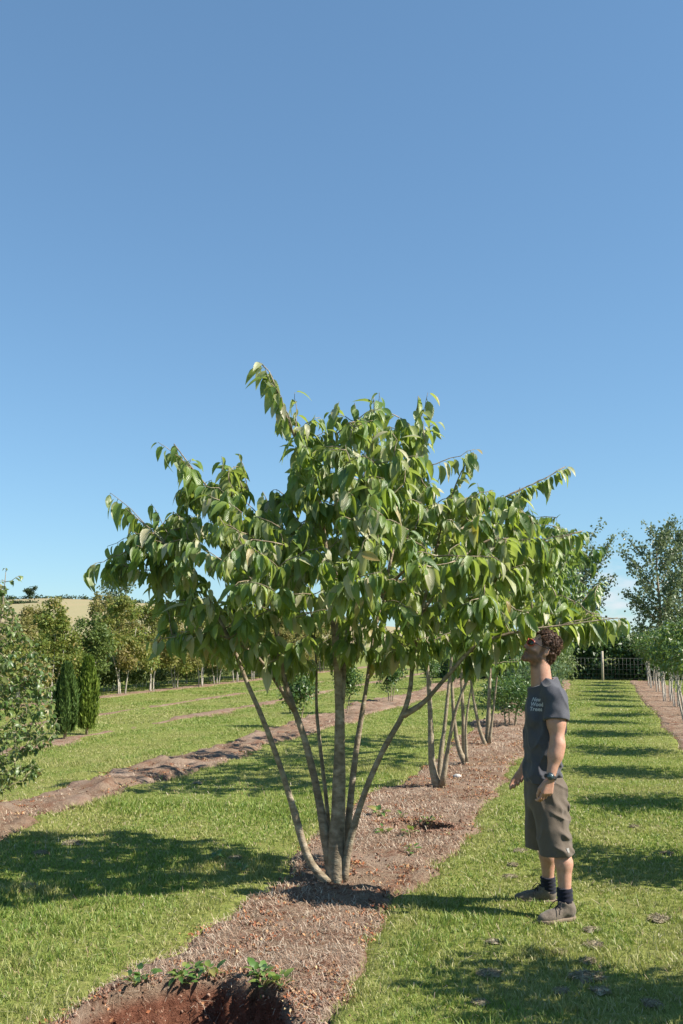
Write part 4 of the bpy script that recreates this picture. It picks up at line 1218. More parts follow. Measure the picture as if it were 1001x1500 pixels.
# t-shirt
S = Vol(lo_, hi_, 0.0056)
S.cone(J(795, 1150, 0), J(796, 1085, 0), 0.112, 0.112, 0.05, flat=((0, 1, 0), 1.38))
S.cone(J(796, 1085, 0), J(799, 1035, 0), 0.112, 0.118, 0.05, flat=((0, 1, 0), 1.42))
S.cone(J(808, 1022, -.145), J(795, 1022, .145), 0.070, 0.070, 0.05)
S.cone(J(802, 1006, -.05), J(797, 1006, .05), 0.062, 0.062, 0.04)
S.cone(J(802, 1004, -.05), J(812, 1020, -.17), 0.05, 0.066, 0.03); S.cone(J(798, 1004, .05), J(792, 1020, .17), 0.05, 0.066, 0.03)
S.cone(J(796, 1000, 0), J(797, 1030, 0), 0.098, 0.108, 0.03); S.cone(J(806, 1003, -.03), J(813, 1030, -.06), 0.055, 0.068, 0.04)
S.ell(J(783, 1045, -.07), (0.055, 0.08, 0.085), None, 0.05)
for s_, e_ in ((sh_n, el_n), (sh_f, el_f)):
    c_ = s_ * 0.34 + e_ * 0.66
    S.cone(s_, c_, 0.073, 0.080, 0.03)
nearS = np.abs(S.d) < 0.045; PT = S.pts()[nearS]
fold = 0.005 * ncurve(PT, (9, 9, 22), 1) + 0.011 * ncurve(PT + 0.25 * PT[..., [2, 0, 1]], (20, 13, 7), 2) * sstep(1.25, 0.85, PT[..., 2]) + 0.003 * ncurve(PT, (30, 30, 18), 3)
fold += 0.009 * np.sin(PT[..., 2] * 75 + 5 * PT[..., 0] * 8 + 3 * ncurve(PT, (8, 8, 5), 4)) * sstep(-0.02, 0.05, PT[..., 0]) * sstep(1.05, 0.85, PT[..., 2])
def ridge(P, f, s): return (1 - np.abs(ncurve(P, f, s))) ** 3
sk1 = PT[..., 0] + 0.55 * PT[..., 2]; sk2 = PT[..., 0] - 0.5 * PT[..., 2]
RQ = np.stack([sk1, PT[..., 1], sk2], -1)
fold -= 0.011 * ridge(RQ, (6, 7, 13), 21) * sstep(1.40, 1.1, PT[..., 2]) + 0.008 * ridge(RQ, (13, 9, 5), 22)
fold -= 0.010 * ridge(PT, (5, 5, 24), 23) * sstep(1.02, 0.92, PT[..., 2])
S.d[nearS] += fold.astype(np.float32)
ez = el_n - sh_n
S.half(J(797, 1144, 0), (0.02, 0, -1))                                         # hem
for s_, e_, y0, y1 in ((sh_n, el_n, -1, -0.14), (sh_f, el_f, 0.14, 1)):         # sleeve hems
    p = s_ * 0.55 + e_ * 0.45
    reg_lo = np.minimum(s_, e_) - 0.12; reg_hi = np.maximum(s_, e_) + 0.12
    if y0 < 0: reg_hi[1] = min(reg_hi[1], -0.158)
    else: reg_lo[1] = max(reg_lo[1], 0.158)
    reg_hi[2] = p[2] + 0.03
    S.half(p, e_ - s_, reg_lo, reg_hi)
    S.cone(p - nrm(e_ - s_) * 0.03, p + nrm(e_ - s_) * 0.05, 0.0655, 0.07, 0.002, 'sub')
S.half(neck0 + np.array([0.0, 0, 0.016]), (-0.36, 0, 0.93), neck0 - np.array([0.12, 0.10, 0.12]), neck0 + np.array([0.2, 0.10, 0.2]))
S.cone(neck0 + np.array([0.0, 0, -0.02]), hd(-0.006, -0.064), 0.0760, 0.071, 0.004, 'sub')
V, Q = S.mesh()
M['tshirt'] = cloth_mat('slate_cotton', (0.074, 0.075, 0.088))
shirt_me = mesh_np('tshirt', V, None, Q, None, smooth=True)
shirt = obj('tshirt', shirt_me, M['tshirt'], man)
bvh = BVHTree.FromPolygons([Vector(v) for v in V], [tuple(int(i) for i in q) for q in Q])
# printed lettering on the chest
fc = bpy.data.curves.new('lettering', 'FONT'); fc.body = 'New\nWood\nTrees'; fc.size = 0.036; fc.space_line = 0.86; fc.offset = 0.0009; fc.resolution_u = 3
fo_ = bpy.data.objects.new('lettering_tmp', fc); COL.objects.link(fo_)
dg = bpy.context.evaluated_depsgraph_get(); tm = bpy.data.meshes.new_from_object(fo_.evaluated_get(dg))
bpy.data.objects.remove(fo_)
o0 = J(776, 1027, -.13); tx = nrm(np.array([0.80, -0.60, 0.0])); nn = nrm(np.array([-0.60, -0.80, 0.05])); tz = np.cross(tx, nn) * -1
if tz[2] < 0: tz = -tz
for v in tm.vertices:
    p = o0 + tx * v.co.x + tz * v.co.y
    hit = bvh.ray_cast(Vector(p + nn * 0.4), Vector(-nn))
    v.co = (hit[0] + Vector(nn) * 0.0025) if hit[0] is not None else Vector(p)
tm.materials.clear()
obj('lettering', tm, plain_mat('white_print', (0.5, 0.5, 0.5), 0.8, 0.2, 0.15, 300), shirt)

# shorts
S = Vol(lo_, hi_, 0.0056)
S.cone(J(795, 1143, 0), J(797, 1165, 0), 0.112, 0.118, 0.04, flat=((0, 1, 0), 1.32))
hem_n, hem_f = J(815.5, 1252, -.155), J(791, 1242, .145)
S.cone(J(803, 1165, -.07), hem_n, 0.112, 0.100, 0.03); S.cone(J(794, 1165, .07), hem_f + np.array([0, 0, 0]), 0.108, 0.092, 0.03)
nearS = np.abs(S.d) < 0.05; PT = S.pts()[nearS]
fold = 0.007 * ncurve(PT, (14, 14, 9), 5) + 0.017 * ncurve(PT + 0.5 * PT[..., [2, 1, 0]], (13, 9, 26), 6) * sstep(-0.03, 0.06, PT[..., 0]) + 0.003 * ncurve(PT, (30, 30, 20), 7)
RQ = np.stack([PT[..., 0] - 0.6 * PT[..., 2], PT[..., 1], PT[..., 2] + 0.5 * PT[..., 0]], -1)
fold -= 0.014 * ridge(RQ, (5, 6, 15), 31) * sstep(-0.08, 0.04, PT[..., 0]) + 0.008 * ridge(PT, (16, 9, 5), 32)
S.d[nearS] += fold.astype(np.float32)
S.half(J(797, 1137, 0), (0, 0, 1))
S.half(hem_n - np.array([0, 0, 0.0]), (0.05, 0, -1), (-1, -1, -1), (1, 0.0, 0.75)); S.half(hem_f, (-0.04, 0, -1), (-1, 0.0, -1), (1, 1, 0.75))
for kn, an, hm_ in ((kn_n, an_n, hem_n), (kn_f, an_f, hem_f)):
    S.cone(hm_ + np.array([0, 0, -0.05]), hm_ + np.array([0, 0, 0.03]), 0.078, 0.072, 0.003, 'sub')
V, Q = S.mesh()
M['shorts'] = cloth_mat('brown_ripstop', (0.118, 0.094, 0.073))
shorts = obj('shorts', mesh_np('shorts', V, None, Q, None, smooth=True), M['shorts'], man)
bv2 = BVHTree.FromPolygons([Vector(v) for v in V], [tuple(int(i) for i in q) for q in Q])


def decal(name, c, tx, tz, nn, w, h, mat, parent, nx=6, nz=6, off=0.003, r=0.0):
    Vd = []
    for j in range(nz + 1):
        for i in range(nx + 1):
            p = c + tx * (i / nx - .5) * w + tz * (j / nz - .5) * h
            hit = bv2.ray_cast(Vector(p + nn * 0.3), Vector(-nn))
            Vd.append(np.array(hit[0]) + nn * off if hit[0] is not None else p)
    q = [(j * (nx + 1) + i, j * (nx + 1) + i + 1, (j + 1) * (nx + 1) + i + 1, (j + 1) * (nx + 1) + i) for j in range(nz) for i in range(nx)]
    o = obj(name, mesh_np(name, Vd, None, q, None, smooth=True), mat, parent)
    md = o.modifiers.new('thick', 'SOLIDIFY'); md.thickness = 0.004; md.offset = 0
    return o


nn2 = np.array([0.25, -0.968, 0]); tx2 = np.array([0.968, 0.25, 0])
decal('emblem', J(828, 1244, -.2), tx2, UPZ, nn2, 0.022, 0.026, plain_mat('pale_emblem', (0.26, 0.25, 0.23), 0.8, 0.2, 0.5, 220), shorts, 3, 3, 0.004)

# socks and shoes
M['sock'] = cloth_mat('black_rib_sock', (0.010, 0.011, 0.020), 0.3, 500)
M['shoe'] = cloth_mat('grey_brown_suede', (0.13, 0.105, 0.082), 0.3, 120)
M['sole'] = plain_mat('rubber_sole', (0.22, 0.17, 0.12), 0.8, 0.2, 0.3, 60)
M['lace'] = plain_mat('dark_lace', (0.03, 0.028, 0.03), 0.8, 0.2)
for kn, an, top, heel, ang, sd in ((kn_n, an_n, J(828, 1301, -.2), J(842, 1342, -.20), math.radians(205), 'n'), (kn_f, an_f, J(802, 1284, .2), J(815, 1318, .20), math.radians(176), 'f')):
    S = Vol(an - 0.2, an + 0.25, 0.005)
    S.cone(an * 0.7 + kn * 0.3, an + np.array([0.0, 0, -0.03]), 0.052, 0.049, 0.02)
    S.half(top, (0, 0, 1)); S.half(an + np.array([0, 0, -0.075]), (0, 0, -1))
    Ps = S.pts(); S.d += (0.0022 * np.sin(Ps[..., 2] * 260 + 2 * vnoise3(Ps * 20, 3))).astype(np.float32)
    V, Q = S.mesh(); obj('sock', mesh_np('sock', V, None, Q, None, smooth=True), M['sock'], man)
    fx = np.array([math.cos(ang), math.sin(ang), 0.0]); fy = np.array([-fx[1], fx[0], 0.0]); FA = np.stack([fx, fy, UPZ])
    h0 = np.array([heel[0], heel[1], 0.0])
    def sp(x, y, z): return h0 + fx * x + fy * y + UPZ * z
    S = Vol(sp(0.14, 0, 0.07) - 0.26, sp(0.14, 0, 0.07) + 0.26, 0.005)
    S.ell(sp(0.052, 0, 0.052), (0.056, 0.040, 0.058), FA, 0.02)
    S.cone(sp(0.06, 0, 0.062), sp(0.18, 0, 0.036), 0.041, 0.034, 0.03, flat=(fy, 1.1))
    S.ell(sp(0.205, 0, 0.028), (0.075, 0.043, 0.034), FA, 0.03)
    S.cone(sp(0.055, 0, 0.075), sp(0.065, 0, 0.098), 0.046, 0.047, 0.02)
    S.cone(sp(0.06, 0, 0.085), sp(0.075, 0, 0.16), 0.041, 0.044, 0.004, 'sub')
    Ps = S.pts(); S.d += (0.002 * vnoise3(Ps * 45, 8)).astype(np.float32)
    S.half(sp(0, 0, 0.016), (0, 0, -1))
    V, Q = S.mesh(); sh = obj('shoe', mesh_np('shoe', V, None, Q, None, smooth=True), M['shoe'], man)
    S = Vol(sp(0.14, 0, 0.02) - 0.26, sp(0.14, 0, 0.02) + 0.26, 0.005)
    S.ell(sp(0.06, 0, 0.015), (0.066, 0.043, 0.05), FA, 0.02); S.cone(sp(0.06, 0, 0.012), sp(0.19, 0, 0.012), 0.040, 0.042, 0.03); S.ell(sp(0.20, 0, 0.015), (0.085, 0.047, 0.045), FA, 0.02)
    S.half(sp(0, 0, 0.020), (0, 0, 1)); S.half(sp(0, 0, -0.004), (0, 0, -1))
    V, Q = S.mesh(); obj('sole', mesh_np('sole', V, None, Q, None, smooth=True), M['sole'], sh)
    mb = MB()
    for k in range(5):
        x = 0.105 + 0.020 * k; z = 0.104 - 0.0105 * k
        mb.tube([sp(x, -0.03, z - 0.018), sp(x + 0.006, 0, z), sp(x, 0.03, z - 0.018)], 0.0035, 5)
        mb.tube([sp(x, -0.03, z - 0.018), sp(x + 0.016, 0, z - 0.002), sp(x + 0.022, 0.03, z - 0.03)], 0.003, 5)
    for s_ in (-1, 1): mb.tube(spline([sp(0.10, 0, 0.108), sp(0.12, 0.03 * s_, 0.115), sp(0.15, 0.05 * s_, 0.08), sp(0.16, 0.055 * s_, 0.05)], 8), 0.003, 5)
    obj('shoelace', mb.mesh('shoelace'), M['lace'], sh)

# hair: a thick curly cap plus loose curls
S = Vol(head0 - 0.19, head0 + 0.19, 0.0045)
S.ell(hd(-0.015, 0.040), (0.095, 0.088, 0.080), HA, 0.02)
S.ell(hd(-0.045, -0.015), (0.062, 0.075, 0.072), HA, 0.03)
S.ell(hd(-0.064, -0.068), (0.028, 0.038, 0.046), HA, 0.03)
Ps = S.pts(); S.d += (0.0075 * vnoise3(Ps * 62, 12) + 0.005 * vnoise3(Ps * 120, 13)).astype(np.float32)
lp = (Ps - head0) @ HA.T
front = lp[..., 0] - (0.052 + 0.35 * np.clip(lp[..., 1] - 0.06, -0.02, 0.1) + 0.006 * vnoise3(Ps * 50, 14))
lowf = -(lp[..., 1] - (0.035 + 0.0 * lp[..., 0])) + 0.006 * vnoise3(Ps * 60, 15)
# keep: above the hair line everywhere, and behind the ears lower down
hair_d = np.minimum(np.maximum(front, lowf), np.maximum(lp[..., 0] + 0.028, -lp[..., 1] - 0.105))
S.d = np.maximum(S.d, hair_d.astype(np.float32))
for sd in (-1, 1): S.ell(hd(-0.008, -0.020, 0.085 * sd), (0.021, 0.034, 0.024), HA, 0.004, 'sub')
V, Q = S.mesh()
hb = MB(); hb.raw(V, None, Q, rnd=0.3)
rgh = np.random.default_rng(3); hV = V[(((V - head0) @ HA.T)[:, 1] > 0.015)]
for _ in range(420):
    p = hV[rgh.integers(len(hV))]; lpp = (p - head0) @ HA.T
    o_ = nrm(p - hd(-0.025, 0.03)); t1 = nrm(np.cross(o_, rgh.normal(0, 1, 3))); t2 = np.cross(o_, t1)
    r_ = rgh.uniform(0.005, 0.010); th_ = np.linspace(0, rgh.uniform(4, 8), 11); ln = 0.022 if lpp[1] > 0.05 else 0.008
    C = p + o_ * (np.linspace(-0.003, ln * rgh.uniform(.5, 1.1), 11))[:, None] * 0.8 + (np.cos(th_) - 1)[:, None] * t1 * r_ + np.sin(th_)[:, None] * t2 * r_
    hb.tube(C, np.linspace(0.0030, 0.0015, 11), 4)
M['hair'] = attr_ramp_mat('brown_hair', [(0, (0.030, 0.014, 0.008)), (0.6, (0.06, 0.029, 0.015)), (1, (0.15, 0.075, 0.04))], 0.6, 0.3)
obj('hair', hb.mesh('hair', True), M['hair'], man)

# sunglasses
sg = empty('sunglasses', (0, 0, 0)); sg.parent = man
m, nt, out = new_mat('dark_lens'); N = NT(nt); N.l(N.principled((0.012, 0.014, 0.012), 0.06, 0.8).outputs[0], out.inputs[0]); M['lens'] = m
M['sgframe'] = plain_mat('red_frame', (0.45, 0.05, 0.03), 0.35, 0.5, 0.1)
M['temple'] = plain_mat('black_temple', (0.02, 0.018, 0.02), 0.35, 0.5, 0.1)
for sd in (-1, 1):
    Vl = []; n_ = 20
    for k in range(n_):
        a = 2 * math.pi * k / n_; ca, sa = math.cos(a), math.sin(a)
        cx = 0.033 + 0.029 * math.copysign(abs(ca) ** 0.75, ca); cy = 0.002 + 0.021 * math.copysign(abs(sa) ** 0.8, sa)
        Vl.append(hd(0.114 - 7.5 * cx * cx, cy, cx * sd))
    Vl = np.array(Vl); c0 = hd(0.109, 0.002, 0.033 * sd)
    fan = [(k, (k + 1) % n_, n_) for k in range(n_)]
    o = obj('lens', mesh_np('lens', np.vstack([Vl, c0]), fan, None, None, smooth=True), M['lens'], sg)
    md = o.modifiers.new('thick', 'SOLIDIFY'); md.thickness = 0.003
    mb = MB(); mb.tube(np.vstack([Vl, Vl[:2]]), 0.0028, 6); obj('rim', mb.mesh('rim', True), M['sgframe'], sg)
    mb = MB(); mb.tube(spline([hd(0.088, 0.010, 0.062 * sd), hd(0.070, 0.011, 0.073 * sd), hd(0.03, 0.010, 0.080 * sd), hd(-0.012, 0.012, 0.084 * sd), hd(-0.030, -0.012, 0.083 * sd)], 14), 0.0030, 6)
    obj('temple', mb.mesh('temple', True), M['temple'], sg)
mb = MB(); mb.tube([hd(0.112, 0.008, -0.008), hd(0.117, 0.011, 0), hd(0.112, 0.008, 0.008)], 0.003, 6); obj('bridge', mb.mesh('bridge', True), M['sgframe'], sg)

# wrist watch
wt = empty('wristwatch', (0, 0, 0)); wt.parent = man
wd = nrm(wr_n - el_n); wc = wr_n - wd * 0.012; wo = nrm(np.array([-0.25, -0.97, 0]) - np.dot([-0.25, -0.97, 0], wd) * wd); wf = np.cross(wd, wo)
mb = MB(); a_s = np.linspace(0, 2 * math.pi, 22)
ringp = np.array([wc + (math.cos(a) * wf + math.sin(a) * wo) * 0.0365 for a in a_s])
for dz_ in (-0.007, 0, 0.007): mb.tube(ringp + wd * dz_, 0.0046, 6, cap=False)
obj('strap', mb.mesh('strap', True), plain_mat('black_strap', (0.02, 0.022, 0.025), 0.5, 0.4), wt)
mb = MB(); mb.tube([wc + wo * 0.034, wc + wo * 0.047, wc + wo * 0.0485], np.array([0.0235, 0.0235, 0.021]), 18); obj('case', mb.mesh('case'), plain_mat('dark_case', (0.03, 0.035, 0.04), 0.3, 0.6), wt)
mb = MB(); mb.tube([wc + wo * 0.0475, wc + wo * 0.0495], 0.0175, 18); obj('dial', mb.mesh('dial'), plain_mat('dial', (0.05, 0.08, 0.09), 0.1, 0.8), wt)
# ------------------------------------------------------------------ ground cover near the camera
def pit_mask(x, y, grow=1.0):
    r = np.zeros_like(x, bool)
    for px, py, rx, ry, dp in PITS: r |= np.hypot((x - px) / (rx * grow), (y - py) / (ry * grow)) < 1
    return r


def surf(x, y):
    s = inside(x, y, 0)
    return height(x, y) + 0.012 * s + pit_depth(x, y) * (s > 0.5)


rgG = np.random.default_rng(99)
tx_, ty_, th_, tn_ = [], [], [], []
Dn = np.r_[np.arange(3.5, 12, 0.5), np.arange(12, 48, 1.5)]
for d0, d1 in zip(Dn[:-1], Dn[1:]):
    D = (d0 + d1) / 2; hwid = 0.345 * D + (1.3 if D < 15 else 0.8)
    dens = 1150 * min(1.15, (6.0 / D) ** 1.45)
    n = int(dens * 2 * hwid * (d1 - d0))
    u = rgG.uniform(-hwid, hwid, n); d = rgG.uniform(d0, d1, n)
    P = u[:, None] * RT + d[:, None] * FW0
    tx_.append(P[:, 0]); ty_.append(P[:, 1]); tn_.append(np.full(n, D))
tx_ = np.concatenate(tx_); ty_ = np.concatenate(ty_); tn_ = np.concatenate(tn_)
so = soil_all(tx_, ty_)
def edge_dist(x, y):
    e = np.full(len(x), 9.0)
    for k, (cx, hw, y0, y1, rg_) in enumerate(STRIPS):
        e = np.minimum(e, np.abs(x - cx) - hw - rg_ * 0.20 * vnoise(y * 0.55, x * 0.3 + 9, 11 + k))
    return e


ed = edge_dist(tx_, ty_)
keep = (so < 0.5) | ((so < 0.98) & (rgG.random(len(so)) < 0.15))
keep &= rgG.random(len(so)) < 0.35 + 0.65 * sstep(-0.05, 0.22, ed + 0.12 * vnoise(tx_ * 5, ty_ * 5, 68))
keep &= ~((tx_ > 4.5) | (tx_ < -20))
patchn = vnoise(tx_ * 1.1, ty_ * 1.1, 61) + 0.6 * vnoise(tx_ * 3.3, ty_ * 3.3, 62)
keep &= rgG.random(len(so)) < np.clip(1.05 - 0.6 * sstep(0.45, 1.2, patchn), 0, 1)
tx_, ty_, tn_, patchn, ed = tx_[keep], ty_[keep], tn_[keep], patchn[keep], ed[keep]
nb = 5
n = len(tx_)
bx = np.repeat(tx_, nb) + rgG.normal(0, 0.016, n * nb) * np.repeat(np.clip(tn_ / 6, 1, 3), nb); by = np.repeat(ty_, nb) + rgG.normal(0, 0.016, n * nb) * np.repeat(np.clip(tn_ / 6, 1, 3), nb)
Db = np.repeat(tn_, nb)
lush = sstep(0.1, 0.9, vnoise(tx_ * 0.9 + 5, ty_ * 0.9, 63) + 0.5 * vnoise(tx_ * 4, ty_ * 4, 64))
clump = (rgG.random(n) < 0.012 + 0.10 * sstep(0.55, 0.9, vnoise(tx_ * 2.2, ty_ * 2.2, 67)))
hh = (0.026 + 0.020 * lush) * rgG.uniform(0.75, 1.3, n) * np.where(clump, 1.9, 1.0)
hb_ = np.repeat(hh, nb) * rgG.uniform(0.6, 1.35, n * nb)
wb = (0.0019 + 0.0016 * rgG.random(n * nb)) * np.clip(Db / 6.0, 0.9, 6) ** 0.95
ya = rgG.uniform(0, 2 * math.pi, n * nb); lean = rgG.uniform(0.25, 1.0, n * nb)
la = np.repeat(rgG.uniform(0, 2 * math.pi, n), nb) + rgG.normal(0, 1.0, n * nb)
z0 = height(bx, by) - 0.006
lx, ly = np.cos(la) * lean * hb_, np.sin(la) * lean * hb_
wx, wy = np.cos(ya) * wb, np.sin(ya) * wb
V = np.stack([np.stack([bx - wx, by - wy, z0], -1), np.stack([bx + wx, by + wy, z0], -1),
              np.stack([bx + lx * 0.38 - wx * .8, by + ly * 0.38 - wy * .8, z0 + hb_ * 0.62], -1), np.stack([bx + lx * 0.38 + wx * .8, by + ly * 0.38 + wy * .8, z0 + hb_ * 0.62], -1),
              np.stack([bx + lx, by + ly, z0 + hb_ * 0.95], -1)], 1).reshape(-1, 3)
nn_ = len(bx); b5 = np.arange(nn_)[:, None] * 5
nearb = (Db < 11)
T = np.concatenate([(b5[nearb][:, None, :] + np.array([(0, 1, 3), (0, 3, 2), (2, 3, 4)])[None]).reshape(-1, 3), b5[~nearb] + np.array([[0, 1, 4]])])
dryp = sstep(0.1, 0.85, vnoise(tx_ * 0.8, ty_ * 0.8, 65) + 0.65 * vnoise(tx_ * 2.6, ty_ * 2.6, 66) + 0.3 * vnoise(tx_ * 8, ty_ * 8, 73) + 0.22)
dryp = np.maximum(dryp, 0.95 * sstep(0.35, 0.0, ed + 0.15 * vnoise(tx_ * 3, ty_ * 3, 69)))
dryb = np.clip(np.repeat(dryp * 0.9, nb) + (rgG.random(nn_) < 0.10) * 0.8, 0, 1) * rgG.uniform(0.5, 1, nn_)
g = obj('grass', mesh_np('grass', V, T, None, {'rnd': np.repeat(rgG.random(nn_), 5), 'dry': np.repeat(dryb, 5)}), M['grass'])
tag(g, 'mown yellow-green grass between the planting rows', 'grass', kind='stuff')
print('blades', nn_)

# straw litter, crumbs of earth and dead red weeds on the soil strips
def on_strip(n, k, y0, y1, pw=1.0):
    cx, hw = STRIPS[k][:2]
    y = y0 + (y1 - y0) * rgG.random(n) ** pw; x = cx + rgG.uniform(-hw - .3, hw + .3, n)
    ok = inside(x, y, k) > 0.3
    return x[ok], y[ok]


xs, ys_ = [], []
for n_, k, a, b in ((60000, 0, 3.6, 12), (14000, 0, 12, 24), (9000, 2, 7, 22), (5000, 1, 9, 30)):
    x, y = on_strip(n_, k, a, b, 1.35); xs.append(x); ys_.append(y)
x = np.concatenate(xs); y = np.concatenate(ys_); ok = ~pit_mask(x, y, 0.98)
ok &= rgG.random(len(x)) < np.clip(0.5 + 1.0 * vnoise(x * 1.6, y * 1.6, 80) + 0.5 * vnoise(x * 5, y * 5, 81), 0.04, 0.9)
x, y = x[ok], y[ok]
# some thatch also lies in the grass
n_ = 9000; D = rgG.uniform(3.8, 13, n_); u = rgG.uniform(-1, 1, n_) * (0.345 * D + 1); P = u[:, None] * RT + D[:, None] * FW0
x = np.r_[x, P[:, 0]]; y = np.r_[y, P[:, 1]]
n_ = len(x); a = rgG.uniform(0, 2 * math.pi, n_); ln = rgG.uniform(0.006, 0.028, n_) * (1 + 1.2 * (rgG.random(n_) < 0.08)); w = 0.0010 * np.clip(np.hypot(x, y) / 6, .8, 3)
dx, dy = np.cos(a) * ln, np.sin(a) * ln; z = surf(x, y) + 0.006 + rgG.random(n_) * 0.012; tl = rgG.normal(0, 0.012, n_)
px_, py_ = -np.sin(a) * w, np.cos(a) * w
V = np.stack([np.stack([x - dx + px_, y - dy + py_, z - tl], -1), np.stack([x - dx - px_, y - dy - py_, z - tl], -1), np.stack([x + dx - px_, y + dy - py_, z + tl], -1), np.stack([x + dx + px_, y + dy + py_, z + tl], -1)], 1).reshape(-1, 3)
tag(obj('straw_litter', mesh_np('straw_litter', V, None, np.arange(4 * n_).reshape(-1, 4), {'rnd': np.repeat(rgG.random(n_), 4)}), M['straw']), 'dry straw and dead grass scattered over the soil', 'litter', kind='stuff')

OCT = np.array([(1, 0, 0), (-1, 0, 0), (0, 1, 0), (0, -1, 0), (0, 0, 1), (0, 0, -1)], float)
OCTF = np.array([(0, 2, 4), (2, 1, 4), (1, 3, 4), (3, 0, 4), (2, 0, 5), (1, 2, 5), (3, 1, 5), (0, 3, 5)])
xs, ys_ = [], []
for n_, k, a, b in ((9000, 0, 3.6, 14), (5000, 2, 6, 22), (1500, 1, 10, 26)):
    x, y = on_strip(n_, k, a, b, 1.2); xs.append(x); ys_.append(y)
for px, py, rx, ry, dp in PITS:
    t = rgG.uniform(0, 6.28, 5200); r = rgG.normal(0.92, 0.2, 5200); xs.append(px + rx * r * np.cos(t)); ys_.append(py + ry * r * np.sin(t))
x = np.concatenate(xs); y = np.concatenate(ys_); n_ = len(x)
Vc = OCT[None] * (rgG.uniform(0.5, 1.3, (n_, 6, 1))) * (0.003 + 0.012 * rgG.random((n_, 1, 1)) ** 4)
th_ = rgG.uniform(0, 6.28, n_); c_, s_ = np.cos(th_), np.sin(th_)
Vc = np.stack([Vc[..., 0] * c_[:, None] - Vc[..., 1] * s_[:, None], Vc[..., 0] * s_[:, None] + Vc[..., 1] * c_[:, None], Vc[..., 2]], -1) + np.stack([x, y, surf(x, y) + 0.004], -1)[:, None]
tag(obj('soil_crumbs', mesh_np('soil_crumbs', Vc.reshape(-1, 3), (OCTF[None] + 6 * np.arange(n_)[:, None, None]).reshape(-1, 3), None, {'rnd': np.repeat(rgG.random(n_), 6)}), M['crumb']), 'small crumbs of red earth on the soil strips', 'soil crumbs', kind='stuff')

xs, ys_ = [], []
for n_, k, a, b in ((900, 0, 3.8, 20), (420, 2, 6, 20), (60, 1, 10, 26)):
    x, y = on_strip(n_, k, a, b, 1.1); xs.append(x); ys_.append(y)
for px, py, rx, ry, dp in PITS:
    t = rgG.uniform(0, 6.28, 70); r = rgG.normal(1.15, 0.08, 70); xs.append(px + rx * r * np.cos(t)); ys_.append(py + ry * r * np.sin(t))
cxs = np.concatenate(xs); cys = np.concatenate(ys_); ok = vnoise(cxs * 1.2, cys * 1.2, 70) + 0.5 * vnoise(cxs * 4, cys * 4, 71) > -0.25; ok |= rgG.random(len(ok)) < 0.15
cxs, cys = cxs[ok], cys[ok]; nb = 22
x = np.repeat(cxs, nb) + rgG.normal(0, 0.035, len(cxs) * nb); y = np.repeat(cys, nb) + rgG.normal(0, 0.035, len(cxs) * nb); n_ = len(x)
d = nrm(np.stack([rgG.normal(0, 1, n_), rgG.normal(0, 1, n_), rgG.uniform(0.0, 1.4, n_)], -1))
V, T = instance_template(KITE[0], KITE[1], frames(d, rgG.normal(0, 1, (n_, 3)) + UPZ), np.stack([x, y, surf(x, y) + 0.003], -1), rgG.uniform(0.008, 0.030, n_))
tag(obj('dead_weeds', mesh_np('dead_weeds', V, T, None, {'rnd': np.repeat(rgG.random(n_), 4)}), M['deadweed']), 'brittle rust-red dead weeds over the soil strips', 'weeds', kind='stuff')

# matted clumps of dead thatch lying on the lawn
clump_me = []
for v in range(3):
    r2 = np.random.default_rng(200 + v); mb = MB(); n_ = 520
    q = r2.normal(0, 0.45, (n_, 2)); q *= np.minimum(1, 0.62 / (np.linalg.norm(q, axis=1, keepdims=True) + 1e-9)); zz = 0.34 * np.exp(-(q ** 2).sum(1) * 2) * r2.random(n_) + 0.0
    d = nrm(np.stack([r2.normal(0, 1, n_), r2.normal(0, 1, n_), r2.normal(0.1, 0.35, n_)], -1))
    V, T = instance_template(KITE[0] * np.array([0.22, 1, 1]), KITE[1], frames(d, r2.normal(0, 1, (n_, 3)) + UPZ), np.c_[q, zz], r2.uniform(0.12, 0.42, n_))
    mb.raw(V, T, None, rnd=np.repeat(r2.random(n_), 4))
    u, w = np.meshgrid(np.linspace(0, 2 * math.pi, 13)[:-1], np.linspace(0, 1, 5)[1:]); rr = w * 0.7 * (1 + 0.3 * np.sin(u * 3 + v))
    Vm = np.stack([rr * np.cos(u), rr * np.sin(u), 0.26 * (1 - w ** 2) - 0.03 + 0.04 * r2.normal(0, 1, u.shape)], -1).reshape(-1, 3)
    Qm = [(a * 12 + b, a * 12 + (b + 1) % 12, (a + 1) * 12 + (b + 1) % 12, (a + 1) * 12 + b) for a in range(3) for b in range(12)]
    mb.raw(np.vstack([Vm, [0, 0, 0.24]]), [(b, 48, (b + 1) % 12) for b in range(12)], Qm, rnd=0.25)
    me = mb.mesh('thatch_clump'); me.materials.append(M['thatch']); clump_me.append(me)
for k, (px, py, s) in enumerate([(762, 1250, .07), (752, 1267, .055), (748, 1282, .06), (722, 1382, .05), (820, 1396, .05), (868, 1362, .06), (870, 1386, .075), (717, 1426, .07), (862, 1432, .10), (862, 1408, .06), (967, 1346, .09), (977, 1252, .06), (705, 1470, .05), (822, 1452, .05), (880, 1452, .06), (105, 1238, .09), (60, 1252, .07), (345, 1258, .07), (290, 1150, .08), (930, 1210, .06), (955, 1470, .06), (40, 1300, .07)]):
    g_ = gnd(px, py); o = bpy.data.objects.new('thatch_clump', clump_me[k % 3]); COL.objects.link(o)
    o.location = (g_[0], g_[1], float(height(g_[0], g_[1])) + 0.008); o.rotation_euler = (0, 0, random.uniform(0, 6)); o.scale = (s * 1.2, s, s * 0.9)
    tag(o, 'greyish brown clump of dead thatch lying on the mown grass', 'clump', 'thatch clumps on the grass')

